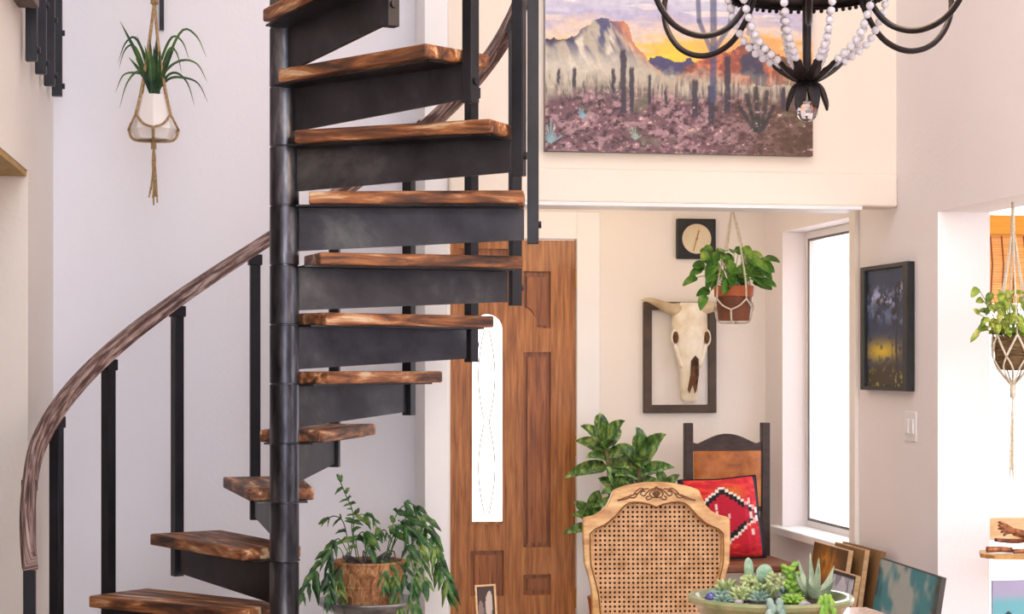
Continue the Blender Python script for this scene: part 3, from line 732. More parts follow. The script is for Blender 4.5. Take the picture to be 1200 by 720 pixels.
def planter_alcove():
    Y = 7.95; b = on_y(860, 376, Y); t = thing('hanging_planter', 'brown terracotta pot of bright pothos in a macrame hanger in front of the cow skull', 'hanging plant', b)
    k = (on_y(870, 300, Y)-on_y(860, 300, Y)).length/10
    obj('pot', MB().lathe([(0, 0), (17.5*k, 0), (20.5*k, 28*k), (18.5*k, 28*k), (0, 26*k)], n=32), M_terra_d, t, None, .002, 'auto')
    obj('pot_rim', MB().lathe([(19*k, 27*k), (22*k, 27*k), (22.6*k, 39*k), (19.5*k, 39*k), (19*k, 27*k)], n=32), M_terra, t, None, .002, 'auto')
    obj('soil', MB().lathe([(0, 37*k), (19.4*k, 36*k), (19.2*k, 34*k), (0, 34*k)], n=24), M_soil, t)
    mb = MB(); r = .0042
    cy = lambda rr, z, a: Vector((math.cos(a)*rr*k, math.sin(a)*rr*k, z*k))
    apex = Vector((-2*k, 0, 129*k)); kn = Vector((0, 0, -3*k))
    for q in range(4):
        a = R(20)+q*PI/2
        mb.tube(bez([apex, cy(12, 84, a), cy(21.5, 46, a), cy(23.5, 24, a)], 5), r, 6)
        for sg in (-1, 1): mb.tube(bez([cy(23.5, 24, a), cy(22.5, 16, a+sg*PI/8), cy(21.5, 12, a+sg*PI/4)], 4), r*.9, 6)
        mb.tube(bez([cy(21.5, 12, a+PI/4), cy(17, -1.5, a+PI/4), kn], 4), r, 6)
    mb.tube([apex-Vector((0, 0, 3*k)), apex+Vector((0, 0, 4*k))], r*2.4, 8); mb.tube([apex, Vector((-2*k, 0, 2.36-b.z))], r*.8, 6)
    obj('macrame_hanger', mb, M_cotton, t, None, 0, True)
    fol = MB(); rnd = random.Random(11)
    spots = [(822, 318), (828, 330), (840, 310), (846, 322), (834, 300), (852, 312), (862, 320), (872, 308), (880, 318), (888, 312), (892, 322), (886, 300), (874, 296), (862, 330), (848, 334), (878, 330), (890, 332), (838, 324), (856, 326), (868, 328), (830, 342), (819, 352), (815, 328), (868, 316), (843, 298), (880, 305), (895, 306), (833, 312), (858, 318), (883, 326)]
    spots += [(rnd.uniform(824, 892), rnd.uniform(294, 334)) for _ in range(34)]
    for px, py in spots:
        dy = rnd.uniform(-.09, .09); p = Vector(((px-860)*k, dy, (376-py)*k))
        o_ = Vector((p.x, dy, 0)).normalized() if abs(p.x) > .01 else Vector((0, -1, 0))
        root = Vector((p.x*.2, dy*.3, 37*k)); d = Vector((o_.x*.7+rnd.uniform(-.4, .4), o_.y*.5-.35, rnd.uniform(-.7, .15)))
        fol.tube(bez([root, (root+p)/2+Vector((0, 0, .03)), p], 4), .0016, 4)
        leaf_at(fol, p-d.normalized()*.02, d, rnd.uniform(.05, .08), rnd.uniform(.018, .026), (rnd.uniform(-.4, .4), -.9, .5), .3)
    obj('foliage', fol, M_pothos, t, None, 0, True)
planter_alcove()

def planter_opening():
    X = XR+.105; ap = on_x(1187, 237, X); Y = ap.y; b = on_y(1187, 437, Y)
    t = thing('hanging_planter', 'wicker pot of yellow green ivy in a cream macrame hanger in the right opening', 'hanging plant', b)
    k = (on_y(1187, 300, Y)-on_y(1177, 300, Y)).length/10
    obj('pot', MB().lathe([(0, 2*k), (13*k, 3*k), (19*k, 14*k), (21*k, 40*k), (19*k, 40*k), (17*k, 34*k), (0, 34*k)], n=28), M_wick, t, None, 0, 'auto')
    obj('soil', MB().lathe([(0, 36*k), (18*k, 35.5*k), (17*k, 33*k), (0, 33*k)], n=24), M_soil, t)
    zt = (437-241)*k
    hk = MB().tube([(6*k*math.cos(a), 0, zt+6*k*math.sin(a)) for a in np.linspace(0, 2*PI, 20)], .0022, 6); hk.tube([(0, 0, zt+6*k), (0, 0, PZ-b.z)], .0025, 6)
    obj('hook_ring', hk, M_silver, t)
    mb = MB(); r = .0045; cy = lambda rr, z, a: Vector((math.cos(a)*rr*k, math.sin(a)*rr*k, z*k))
    kn = Vector((0, 0, -16*k))
    mb.tube([(0, 0, zt-5*k), (0, 0, 150*k)], [r*1.2, r*2.2], 8)
    for q in range(6):
        a = q*PI/3+.3
        mb.tube(bez([Vector((0, 0, 168*k)), cy(3.5, 140, a), cy(12, 90, a), cy(21.5, 42, a)], 6), r*.8, 6)
        mb.ball(cy(13.5, 84, a), .008, n=8)
        for sg in (-1, 1):
            mb.tube(bez([cy(22.5, 42, a), cy(22.5, 30, a+sg*PI/12), cy(22, 18, a+sg*PI/6)], 4), r, 6)
            mb.tube(bez([cy(22, 18, a+PI/6), cy(16.5, 4, a+PI/6+sg*PI/10), kn], 4), r*.8, 6)
    mb.tube([kn+Vector((0, 0, 3*k)), kn-Vector((0, 0, 12*k))], r*2.6, 8)
    hg = obj('macrame_hanger', mb, M_cotton, t, None, 0, True)
    ts = MB(); rnd = random.Random(9)
    for q in range(9):
        a = rnd.random()*6.28; rr = rnd.random()*4*k
        ts.tube(bez([kn-Vector((0, 0, 8*k)), Vector((math.cos(a)*rr*.7, math.sin(a)*rr, -70*k)), Vector((math.cos(a)*rr, math.sin(a)*rr, -(105+rnd.random()*18)*k))], 4), .0036, 5)
    obj('tassel', ts, M_cotton, hg)
    fol = MB(); rnd = random.Random(21)
    for i in range(95):
        px = rnd.uniform(1158, 1216); py = rnd.uniform(346, 396)
        if i < 4: px, py = ((1149, 344), (1153, 366), (1158, 372), (1156, 392))[i]
        dy = rnd.uniform(-.08, .08); p = Vector(((px-1187)*k, dy, (437-py)*k)); root = Vector((p.x*.3, dy*.4, 36*k))
        fol.tube(bez([root, (root+p)/2+Vector((0, 0, .02)), p], 3), .0014, 4)
        d = Vector((p.x*4+rnd.uniform(-.5, .5), dy*4-.3, rnd.uniform(-.6, .3)))
        leaf_at(fol, p, d, rnd.uniform(.026, .046), rnd.uniform(.011, .017), (rnd.uniform(-.5, .5), -.9, .6), .3)
    obj('foliage', fol, M_ivy, t, None, 0, True)
planter_opening()

# ------------------------------------------------------------ fern on a pewter stand
FYY = 7.22; fb_ = on_y(432, 706, FYY); fk = (on_y(442, 600, FYY)-on_y(432, 600, FYY)).length/10
stand = thing('plant_stand', 'round pewter topped plant stand under the potted fern', 'plant stand', (fb_.x, FYY, 0))
zt = fb_.z
obj('tray', MB().lathe([(0, zt-.03), (.13, zt-.03), (.185, zt+.004), (.198, zt+.012), (.2, zt+.006), (.19, zt-.008), (.13, zt-.044), (0, zt-.044)], n=40), M_silver, stand, None, 0, True)
obj('column', MB().lathe([(0, zt-.045), (.05, zt-.045), (.03, zt-.1), (.022, .3), (.03, .1), (.05, .06), (0, .05)], n=24), M_black, stand, None, 0, True)
for q in range(3):
    a = q*2*PI/3+.4; u = Vector((math.cos(a), math.sin(a), 0))
    obj('leg', MB().tube(bez([u*.02+Vector((0, 0, .12)), u*.1+Vector((0, 0, .09)), u*.17+Vector((0, 0, .012))], 6), .012, 8), M_black, stand, None, 0, True)
fp = thing('potted_fern', 'drooping green fern in a bark covered pot on the pewter stand', 'potted plant', (fb_.x, FYY, zt-.03))
ph_ = (706-657)*fk+.03
obj('pot', MB().lathe([(0, 0), (32*fk, 0), (36*fk, .03), (43*fk, ph_), (39*fk, ph_), (37*fk, ph_-.03), (0, ph_-.03)], n=36), M_bark, fp, None, 0, 'auto')
mb = MB()
for q in range(14):
    a = q*2*PI/14; mb.tube([(math.cos(a)*(33*fk+ (10*fk)*f)*1.005, math.sin(a)*(33*fk+10*fk*f)*1.005, ph_*f) for f in (.02, .3, .6, .98)], .0026, 5)
for f in (.97, .5): mb.tube([(math.cos(a)*(33+10*f)*fk*1.01, math.sin(a)*(33+10*f)*fk*1.01, ph_*f) for a in np.linspace(0, 2*PI, 37)], .004, 6)
obj('pot_ribs', mb, M_bark, fp)
obj('soil', MB().lathe([(0, ph_-.008), (38.5*fk, ph_-.015), (37*fk, ph_-.03), (0, ph_-.03)], n=30), M_soil, fp)
rnd = random.Random(17)
fro = MB()
def fl(px, py, dy): return Vector(((px-432)*fk, dy, (706-py)*fk+.03))
def frond(pts2, dys, size, step=.02, bare=.25):
    n_ = len(pts2); P_ = bez([fl(x, y, dys[0]+(dys[1]-dys[0])*i/(n_-1)) for i, (x, y) in enumerate(pts2)], 8)
    fro.tube(P_, .0022, 5)
    L_ = 0; last = 0; tot = sum((b-a).length for a, b in zip(P_, P_[1:])); side = 1
    for i in range(1, len(P_)):
        L_ += (P_[i]-P_[i-1]).length; f = L_/tot
        if f < bare or L_-last < step*1.6: continue
        last = L_; side = -side; tdir = (P_[i]-P_[i-1]).normalized()
        for sd in ((side,) if rnd.random() < .35 else (-1, 1)):
            out = tdir.cross(Vector((0, -1, 0)))*sd
            d = tdir*rnd.uniform(.5, 1.0)+out*rnd.uniform(.45, .9)+Vector((0, rnd.uniform(-.5, .3), -.35))
            ll = size*(1.15-.55*abs(f-.55))*rnd.uniform(.6, 1.35)
            leaf_at(fro, P_[i], d, ll, ll*rnd.uniform(.17, .27), (rnd.uniform(-.9, .9), -1, rnd.uniform(-.2, 1.2)), rnd.uniform(.1, .8), lambda q: max(.05, (1-q)**.7*(.55+.6*math.sin(PI*q)+.22*math.sin(q*15))))
    leaf_at(fro, P_[-1], (P_[-1]-P_[-3]), size*1.1, size*.24, (.2, -1, .4), .2)
frond([(410, 656), (414, 630), (413, 600), (404, 578), (398, 563)], (0, -.02), .032, .012, .45)
frond([(405, 656), (395, 640), (378, 650), (364, 672), (353, 690)], (-.02, -.1), .06, .026, .35)
frond([(412, 656), (396, 630), (385, 645), (384, 672), (382, 692)], (-.03, -.12), .055, .024)
frond([(418, 655), (412, 615), (420, 603), (434, 606), (440, 618)], (0, -.05), .05, .02)
frond([(412, 656), (404, 615), (394, 606), (385, 609)], (.02, .05), .036, .03, .5)
frond([(420, 655), (416, 632), (424, 622), (431, 640)], (-.03, -.1), .055, .024)
frond([(452, 655), (460, 620), (468, 600), (480, 592), (490, 596)], (0, .04), .045, .024, .5)
frond([(455, 655), (470, 615), (488, 600), (500, 618), (510, 645), (522, 680)], (0, -.06), .062, .022)
frond([(455, 655), (468, 616), (482, 615), (488, 640), (494, 680)], (-.03, -.1), .06, .02)
frond([(450, 655), (462, 618), (472, 618), (476, 645), (482, 676)], (-.05, -.14), .058, .02)
frond([(445, 655), (450, 650), (458, 672), (462, 695), (464, 715)], (-.1, -.16), .05, .022)
frond([(450, 655), (466, 660), (474, 684), (480, 705)], (-.09, -.16), .055, .02)
frond([(438, 655), (443, 650), (447, 664), (446, 680)], (-.1, -.14), .04, .024)
frond([(430, 655), (440, 632), (450, 622), (455, 628)], (.02, .0), .026, .04, .5)
frond([(404, 656), (396, 662), (394, 680), (398, 700)], (-.08, -.13), .036, .024)
frond([(455, 655), (478, 620), (505, 640), (520, 668), (530, 700)], (.03, .1), .05, .024)
obj('foliage', fro, M_fern, fp, None, 0, True)
mb = MB()
for q in range(22):
    a = rnd.random()*6.28; r1, r2 = rnd.uniform(.01, .1), rnd.uniform(.02, .11); a2 = a+rnd.uniform(-.8, .8)
    mb.tube(bez([(math.cos(a)*r1, math.sin(a)*r1, ph_-.01), ((math.cos(a)+math.cos(a2))*.05, (math.sin(a)+math.sin(a2))*.05, ph_+rnd.uniform(.01, .04)), (math.cos(a2)*r2, math.sin(a2)*r2, ph_-.005)], 5), .0028, 5)
obj('bare_stems', mb, mat('grey_rhizome', [S(80, 74, 78), S(120, 112, 112)], .8, noise=30), fp)

# ------------------------------------------------------------ broad leaf floor plant in the alcove
BY = 8.92; bp0 = on_y(724, 640, BY)
bp_ = thing('potted_dumb_cane', 'tall broad leaved green plant standing by the alcove wall behind the cane chair', 'potted plant', (bp0.x, BY, 0))
bk = (on_y(742, 600, BY)-on_y(732, 600, BY)).length/10
obj('pot', MB().lathe([(0, 0), (.11, 0), (.145, .28), (.15, .3), (.135, .3), (.125, .27), (0, .27)], n=32), M_terra, bp_, None, 0, 'auto')
obj('soil', MB().lathe([(0, .285), (.128, .28), (.125, .265), (0, .265)], n=24), M_soil, bp_)
fol = MB(); stm = MB(); rnd = random.Random(8)
def bl(px, py, dy=0): return Vector(((px-724)*bk, dy, on_y(732, py, BY).z))
heads = [((712, 552), (706, 512), 13, .20, -.03), ((742, 572), (748, 534), 13, .21, -.07), ((775, 590), (778, 572), 7, .13, -.02), ((722, 588), (720, 575), 10, .17, -.12), ((698, 622), (694, 606), 9, .17, .02), ((735, 620), (735, 600), 8, .15, -.1)]
for (bx, by), (tx, ty), n_, L_, dy in heads:
    p = bl(bx, by, dy); tp = bl(tx, ty, dy)
    stm.tube(bez([Vector((p.x*.1, 0, .28)), Vector((p.x*.6, dy*.5, (p.z+.28)/2)), p, tp], 6), [.011]*18+[.006], 8)
    for q in range(n_):
        f = q/(n_-1); b0 = p+(tp-p)*f; a = q*2.4+.5
        el = -.1+1.25*f
        d = Vector((math.cos(a)*math.cos(el), math.sin(a)*.8*math.cos(el), math.sin(el)))
        ll = L_*rnd.uniform(.8, 1.1)
        pts = [b0+d*ll*g+Vector((0, 0, -.35*ll*g*g+.12*ll*g)) for g in np.linspace(0, 1, 8)]
        nrm = Vector((0, -.8, .7)) if abs(d.y) < .75 else Vector((0, -.3, 1))
        fol.blade(pts, ll*.2, nrm, .3, lambda g: max(.03, (1-g)**.95*g**.5*2.45+.03))
obj('foliage', fol, M_dumb, bp_, None, 0, True); obj('stalks', stm, M_stem, bp_, None, 0, True)

# ------------------------------------------------------------ dark wooden chair with leather back
CY = 8.88; cL = on_y(806.5, 496, CY); cR = on_y(896.5, 496, CY); ccx = (cL.x+cR.x)/2; hwid = (cR.x-cL.x)/2; ctop = cL.z
ch = thing('wooden_armless_chair', 'dark wooden chair with tan leather back in the alcove corner', 'chair', (ccx, CY, 0))
SZ = .46
for sx in (-1, 1):
    mb = MB().box((sx*hwid-.021, -.02, 0), (sx*hwid+.021, .022, ctop)); obj('back_post', mb, M_dark_wood, ch, None, .004)
    mb = MB().box((sx*(hwid+.0)-.022, -.45, 0), (sx*hwid+.022, -.406, SZ)); obj('leg', mb, M_dark_wood, ch, None, .004)
ptc = lambda py: on_y(850, py, CY).z
up_ = [(-hwid+.02, ptc(529)), (hwid-.02, ptc(529)), (hwid-.02, ptc(522))]
xx = np.linspace(hwid-.02, -hwid+.02, 25)
for x in xx:
    f = 1-abs(x)/(hwid-.02); z = ptc(520.5)+(ptc(508.5)-ptc(520.5))*math.sin(PI/2*max(0, (f-.12)/.88))**1.2+.010*max(0, .14-f)/.14
    up_.append((x, float(z)))
mb = MB().prism(up_, lambda u, v, d: (u, d, v), -.012, .014); obj('crest_rail', mb, M_dark_wood, ch, None, .003)
for z0, z1 in ((ptc(600), ptc(588)), (ptc(640), ptc(630))):
    obj('back_slat', MB().box((-hwid+.02, -.008, z0), (hwid-.02, .012, z1)), M_dark_wood, ch, None, .003)
mb = MB(); nx_, nz_ = 18, 12; fr_, bk_ = [], []
for j in range(nz_+1):
    for i in range(nx_+1):
        u, v = i/nx_, j/nz_; e_ = (1-(2*u-1)**6)*(1-(2*v-1)**6)
        x = (-hwid+.024)+(2*hwid-.048)*u; z = ptc(594)+(ptc(528.5)-ptc(594))*v
        w_ = .006*math.sin(u*7+v*3)+.008*math.sin(u*3.1-v*5)
        fr_.append(mb.bm.verts.new((x, -.014-.03*e_**.6+w_*e_, z))); bk_.append(mb.bm.verts.new((x, -.012+.016*e_, z)))
for j in range(nz_):
    for i in range(nx_):
        a = j*(nx_+1)+i; q = (a, a+1, a+nx_+2, a+nx_+1)
        mb.face([fr_[k] for k in q]); mb.face([bk_[k] for k in q[::-1]])
obj('leather_back', mb, M_leather, ch, None, 0, True)
obj('seat', MB().box((-hwid-.025, -.46, SZ), (hwid+.025, -.022, SZ+.035)), mat('seat_wood', [S(96, 52, 32), S(140, 82, 50)], .5, scale=(3, 14, 3), noise=4), ch, None, .01)
for sx in (-1, 1): obj('side_stretcher', MB().box((sx*hwid-.012, -.41, .2), (sx*hwid+.012, -.018, .235)), M_dark_wood, ch, None, .003)
obj('front_stretcher', MB().box((-hwid+.02, -.44, .28), (hwid-.02, -.418, .32)), M_dark_wood, ch, None, .003)

# red woven pillow leaning on it
def pillow_color(u, v):
    n = fbm(u, v, 24, 51)
    c = np.zeros(u.shape+(3,))+col(196, 26, 44)
    c = mixc(c, col(232, 70, 48), sm(.5, .62, fbm(u*.4, v*2, 10, 53))*.8); c = mixc(c, col(206, 108, 40), np.exp(-((u-.62)/.16)**2)*np.exp(-((v-.78)/.09)**2))
    stp = np.floor(np.abs(u-.5)*22)/22          # stepped lozenge
    e = stp*.78+np.abs(np.floor((v-.5)*30)/30)*1.15
    c = mixc(c, col(240, 228, 216), (e < .40)*(e > .355)*1.); c = mixc(c, col(24, 20, 26), (e <= .355)*(e > .27)*1.); c = mixc(c, col(186, 22, 50), (e <= .27)*1.)
    for cu, cv_, r in ((.40, .62, .022), (.40, .54, .018), (.56, .5, .018), (.5, .42, .02), (.84, .3, .025), (.84, .5, .025), (.84, .68, .022), (.12, .4, .025), (.12, .62, .025)):
        c = mixc(c, col(240, 214, 206), ((np.abs(u-cu) < r*.8)*(np.abs(v-cv_) < r*1.5))*.9)
    c = mixc(c, col(222, 40, 74), (np.abs(u-.84) < .07)*.5*(np.abs(u-.84) > .03)); c = mixc(c, col(28, 24, 40), ((u > .955)+(u < .045))*1.)
    return c*(.85+.3*n)[..., None]
pc_ = on_y(845, 607, CY-.16); PWD = .385; PHH = .40
pw = thing('throw_pillow', 'red woven pillow with stepped black and white diamond on the dark wooden chair', 'pillow', (ccx-.062, CY-.212, SZ+.037))
pw.rotation_euler = (R(-15), R(-3), 0)
n_ = 72; us, vs_ = np.meshgrid(np.linspace(0, 1, n_), np.linspace(0, 1, n_)); pcol = np.clip(pillow_color(us, vs_), 0, 1)
vv = []; 
for sd in (-1, 1):
    for j in range(n_):
        for i in range(n_):
            u, v = i/(n_-1)*2-1, j/(n_-1)*2-1
            th = .062*((1-u**4)*(1-v**4))**.55
            pinch = 1-.05*(1-abs(v))**1*abs(u)**3; pin2 = 1-.05*(1-abs(u))*abs(v)**3
            vv.append((u*PWD/2*pinch, sd*th, PHH/2+v*PHH/2*pin2))
ff_ = []
for sd in (0, 1):
    for j in range(n_-1):
        for i in range(n_-1):
            a = sd*n_*n_+j*n_+i; q = (a, a+1, a+n_+1, a+n_); ff_.append(q if sd == 0 else q[::-1])
me = bpy.data.meshes.new('cover'); me.from_pydata(vv, [], ff_); 
ca = me.color_attributes.new('paint', 'FLOAT_COLOR', 'POINT'); buf = np.ones((2*n_*n_, 4), np.float32); buf[:n_*n_, :3] = pcol.reshape(-1, 3); buf[n_*n_:, :3] = pcol.reshape(-1, 3)
ca.data.foreach_set('color', buf.ravel()); me.materials.append(M_weave)
for p in me.polygons: p.use_smooth = True
bm = bmesh.new(); bm.from_mesh(me); bmesh.ops.remove_doubles(bm, verts=bm.verts, dist=1e-5); bm.to_mesh(me); bm.free()
o = bpy.data.objects.new('cover', me); C.objects.link(o); o.parent = pw
mb = MB(); E_ = []
for i in range(81):
    a = i/80*4; s_ = int(a) % 4; f = a-int(a); q = -1+2*f
    u, v = ((q, -1), (1, q), (-q, 1), (-1, -q))[s_]
    pinch = 1-.05*(1-abs(v))*abs(u)**3; pin2 = 1-.05*(1-abs(u))*abs(v)**3
    E_.append((u*PWD/2*pinch, 0, PHH/2+v*PHH/2*pin2))
mb.tube(E_, .006, 6, False); obj('edge_cord', mb, mat('black_cord', [S(26, 22, 30)], .9), pw, None, 0, True)

# ------------------------------------------------------------ cane-backed dining chair
cb = at_d(770.5, 600, 6.0)
cc_ = thing('cane_dining_chair', 'pale carved wooden dining chair with cane back at the table', 'chair', (cb.x, cb.y, 0), R(-8))
q = 1/(4.5*FOC/6.0); zc = lambda y: EYE.z+(HZ-(560+y/4.5))*6.0/FOC
half = [((0, 28), (0, 165)), ((60, 31), (36, 150)), ((110, 38), (75, 141)), ((170, 50), (115, 138)), ((228, 70), (142, 143)), ((243, 108), (166, 160)), ((264, 150), (190, 187)), ((292, 180), (218, 218)), ((332, 203), (262, 254)), ((386, 216), (318, 279)), ((391, 232), (343, 302)), ((392, 330), (344, 380)), ((386, 455), (340, 465)), ((366, 515), (318, 545)), ((350, 590), (302, 615)), ((345, 700), (293, 715)), ((345, 830), (290, 780)), ((200, 850), (200, 790)), ((0, 850), (0, 792))]
O_ = [(x*q, zc(y)) for (x, y), _ in half]; I_ = [(x*q, zc(y)) for _, (x, y) in half]
outer = O_+[(-x, z) for x, z in O_[-2:0:-1]]; inner = I_+[(-x, z) for x, z in I_[-2:0:-1]]
back = lambda u, v, d: (u, d+.10*max(0, (v-.45))*.9, v)
obj('back_frame', MB().ring(outer, inner, back, -.018, .018), M_cane_wood, cc_, None, .007, False, 3)
mb = MB(); i2 = [(x*.955, zc(560)+(z-zc(560))*.965) for x, z in inner]; i1 = [(x*.975, zc(560)+(z-zc(560))*.982) for x, z in inner]
mb.tube([back(u, v, -.019) for u, v in [(x*1.03, zc(560)+(z-zc(560))*1.015) for x, z in inner]+[(inner[0][0]*1.03, zc(560)+(inner[0][1]-zc(560))*1.015)]], .0022, 6)
obj('bead_moulding', mb, M_carve, cc_)
def inside(x, z, poly):
    r_ = False; n = len(poly)
    for i in range(n):
        (x1, z1), (x2, z2) = poly[i], poly[(i+1) % n]
        if (z1 > z) != (z2 > z) and x < (x2-x1)*(z-z1)/(z2-z1)+x1: r_ = not r_
    return r_
mb = MB(); pitch = 24.8*q; nn = 16
zmid = zc(460)
for i in range(-16, 17):
    for j in range(-16, 14):
        cx, cz = i*pitch, zmid+j*pitch
        if not inside(cx, cz, [(x*1.04, zc(470)+(z-zc(470))*1.04) for x, z in inner]): continue
        h = pitch/2; hr = pitch*.275
        A = [(h, 0), (h, h*.5), (h, h), (h*.5, h), (0, h), (-h*.5, h), (-h, h), (-h, h*.5), (-h, 0), (-h, -h*.5), (-h, -h), (-h*.5, -h), (0, -h), (h*.5, -h), (h, -h), (h, -h*.5)]
        if max(abs(cx), 0)+h > max(x for x, z in outer): continue
        Bq = [(hr*math.cos(2*PI*k/16), hr*math.sin(2*PI*k/16)) for k in range(16)]
        mb.ring([(cx+a, cz+b) for a, b in A], [(cx+a, cz+b) for a, b in Bq], back, -.004, -.001)
bmesh.ops.remove_doubles(mb.bm, verts=mb.bm.verts, dist=1e-5)
obj('cane_webbing', mb, M_cane, cc_, fix=False)
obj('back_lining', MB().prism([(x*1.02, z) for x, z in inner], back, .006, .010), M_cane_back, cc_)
# carved crest ornament
mb = MB(); fz = lambda x, y: Vector(back(x*q, zc(y), -.0195))
for sx in (-1, 1):
    for pts in ([(0, 62), (22, 72), (36, 90), (20, 108), (4, 104), (10, 92)], [(6, 60), (30, 66), (52, 84), (66, 100), (84, 90), (74, 74), (60, 76)], [(40, 62), (72, 66), (96, 84), (112, 106), (132, 110), (140, 98), (128, 94)], [(100, 86), (128, 96), (160, 106), (190, 118), (208, 122)], [(140, 106), (160, 116), (182, 120), (206, 124)], [(24, 112), (46, 120), (54, 108), (40, 100)], [(64, 64), (84, 60), (104, 72), (120, 90)]):
        mb.tube(bez([fz(sx*x, y) for x, y in pts], 5), .0022, 6)
for a in np.linspace(-.9, .9, 5): mb.tube([fz(0, 112), fz(26*math.sin(a), 100-36*math.cos(a)+6)], [.002, .0032], 6)
mb.tube(bez([fz(-10, 62), fz(0, 52), fz(10, 62)], 5), .0025, 6)
obj('crest_carving', mb, M_carve, cc_, None, 0, True)
# seat and legs (towards the table)
SH = .44
mb = MB().prism([(-.21, -.005), (.21, -.005), (.245, -.40), (.20, -.445), (0, -.46), (-.20, -.445), (-.245, -.40)], lambda u, v, d: (u, v, d), SH-.07, SH); obj('seat_rail', mb, M_cane_wood, cc_, None, .008)
mb = MB().prism([(-.2, -.01), (.2, -.01), (.232, -.39), (.19, -.43), (0, -.445), (-.19, -.43), (-.232, -.39)], lambda u, v, d: (u, v, d), SH, SH+.05); obj('seat_cushion', mb, M_seat_fab, cc_, None, .02, False, 4)
for sx in (-1, 1):
    obj('leg', MB().tube(bez([(sx*.22, -.415, SH-.01), (sx*.235, -.435, SH-.12), (sx*.225, -.42, .2), (sx*.222, -.425, .03), (sx*.225, -.432, 0)], 6), [.03]*4+[.026]*8+[.016]*8+[.02]*5, 10), M_cane_wood, cc_, None, 0, True)
    obj('leg', MB().tube(bez([(sx*.195, .0, .60), (sx*.198, .0, SH-.05), (sx*.2, .015, .2), (sx*.205, .06, 0)], 6), [.022]*12+[.016]*7, 10), M_cane_wood, cc_, None, 0, True)

# ------------------------------------------------------------ dining table
TZ = .745; ty1 = 5.05; tx0 = on_y(556, 718, ty1).x; tx1 = on_y(1027, 716, ty1).x
tb = thing('dining_table', 'pale wooden dining table under the succulent bowl', 'table', ((tx0+tx1)/2, 4.2, 0), R(1.5))
hx = (tx1-tx0)/2; hy = .85
obj('tabletop', MB().box((-hx, -hy, TZ-.035), (hx, hy, TZ)), M_table, tb, None, .006)
obj('apron', MB().ring(rect(-hx+.07, hx-.07, -hy+.07, hy-.07), rect(-hx+.095, hx-.095, -hy+.095, hy-.095), lambda u, v, d: (u, v, d), TZ-.12, TZ-.035), M_table, tb)
for sx in (-1, 1):
    for sy in (-1, 1): obj('leg', MB().box((sx*(hx-.1)-.03, sy*(hy-.1)-.03, 0), (sx*(hx-.1)+.03, sy*(hy-.1)+.03, TZ-.035)), M_table, tb, None, .006)

# small standing picture at the left end of the table
pa = on_y(571, 717, 4.98)
def paint_small(u, v):
    c = np.zeros(u.shape+(3,))+col(62, 44, 38); c = mixc(c, col(186, 172, 160), (np.hypot((u-.62-.1*v)/.2, (v-.42)/.42) < 1)*1.); c = mixc(c, col(126, 110, 104), (np.hypot((u-.2)/.16, (v-.2)/.36) < 1)*1.)
    return c
t = thing('small_framed_picture', 'small dark picture with pale edge standing at the left end of the table', 'picture', (pa.x, 4.98, TZ), R(-12))
t.rotation_euler = (R(-8), R(-4), R(-12))
obj('frame', MB().ring(rect(-.028, .028, 0, .094), rect(-.023, .023, .005, .089), lambda u, v, d: (u, d, v), -.008, .004), M_raw, t, None, .001)
grid_panel('picture', .048, .086, 24, 36, paint_small, M_paint, t, .004).location = (0, 0, .004)

# ------------------------------------------------------------ bowl of succulents
bc = at_d(903, 698, 4.56); bc.z = TZ
bw = thing('succulent_bowl', 'green glazed bowl planted with cactus and succulents on the dining table', 'planter', bc)
BH = at_d(903, 698, 4.56).z-TZ; BR = 97/FOC*4.56
obj('bowl', MB().lathe([(0, 0), (.09, 0), (.1, .008), (.155, BH*.45), (BR-.016, BH-.022), (BR-.004, BH-.016), (BR, BH-.006), (BR-.003, BH), (BR-.018, BH), (BR-.026, BH-.016), (.14, BH*.5), (0, BH*.4)], n=56), M_glaze, bw, None, 0, 'auto')
sz = BH-.016
obj('soil', MB().lathe([(0, sz+.012), (.1, sz+.008), (BR-.03, sz-.004), (BR-.05, sz-.03), (0, sz-.04)], n=40), M_soil, bw, None, 0, True)
bkk = 4.56/FOC
def bp(px, py=None, dy=0):  # on the soil plane: px across, dy in depth
    return Vector(((px-903)*bkk, dy, sz+.006))
rnd = random.Random(40)
peb_cols = [mat('dark_pebble', [S(58, 50, 52), S(96, 86, 88)], .4, noise=20), mat('mauve_pebble', [S(150, 136, 148), S(190, 178, 188)], .4, noise=20), mat('grey_pebble', [S(96, 96, 104), S(140, 140, 146)], .4, noise=20)]
for i in range(34):
    a = rnd.random()*6.28; r_ = math.sqrt(rnd.random())*(BR-.045)
    if i < 16: x, y = rnd.uniform(.0, .075), rnd.uniform(-.06, .11)
    else: x, y = math.cos(a)*r_, math.sin(a)*r_
    s_ = rnd.uniform(.008, .016)
    obj('pebble', MB().ball((x, y, sz+.008), s_, 1, .8, .6, 10), peb_cols[i % 3], bw, None, 0, True)
obj('glass_bead', MB().ball(((828-903)*bkk, -.02, sz+.014), .015, n=14), mat('blue_glass', [S(60, 60, 140)], .1, coat=1), bw, None, 0, True)
M_pad = mat('cactus_pad', [S(120, 158, 128), S(168, 194, 166)], .6, noise=60)
M_sg = mat('pale_succulent', [S(130, 156, 96), S(198, 206, 148)], .5, noise=22)
M_bs = mat('blue_succulent', [S(104, 138, 126), S(166, 190, 176)], .5, noise=22)
M_lg = mat('lime_succulent', [S(96, 150, 44), S(168, 204, 84)], .45, noise=22)
M_ag = mat('agave_leaf', [S(112, 142, 108), S(196, 208, 176)], .5, noise=16)
pc2 = MB()
pc2.ball(bp(881)+Vector((0, .03, (700-663)*bkk-.006)), 1, 6*bkk, .008, 14*bkk, 16, Matrix.Rotation(R(-4), 4, 'Y'))
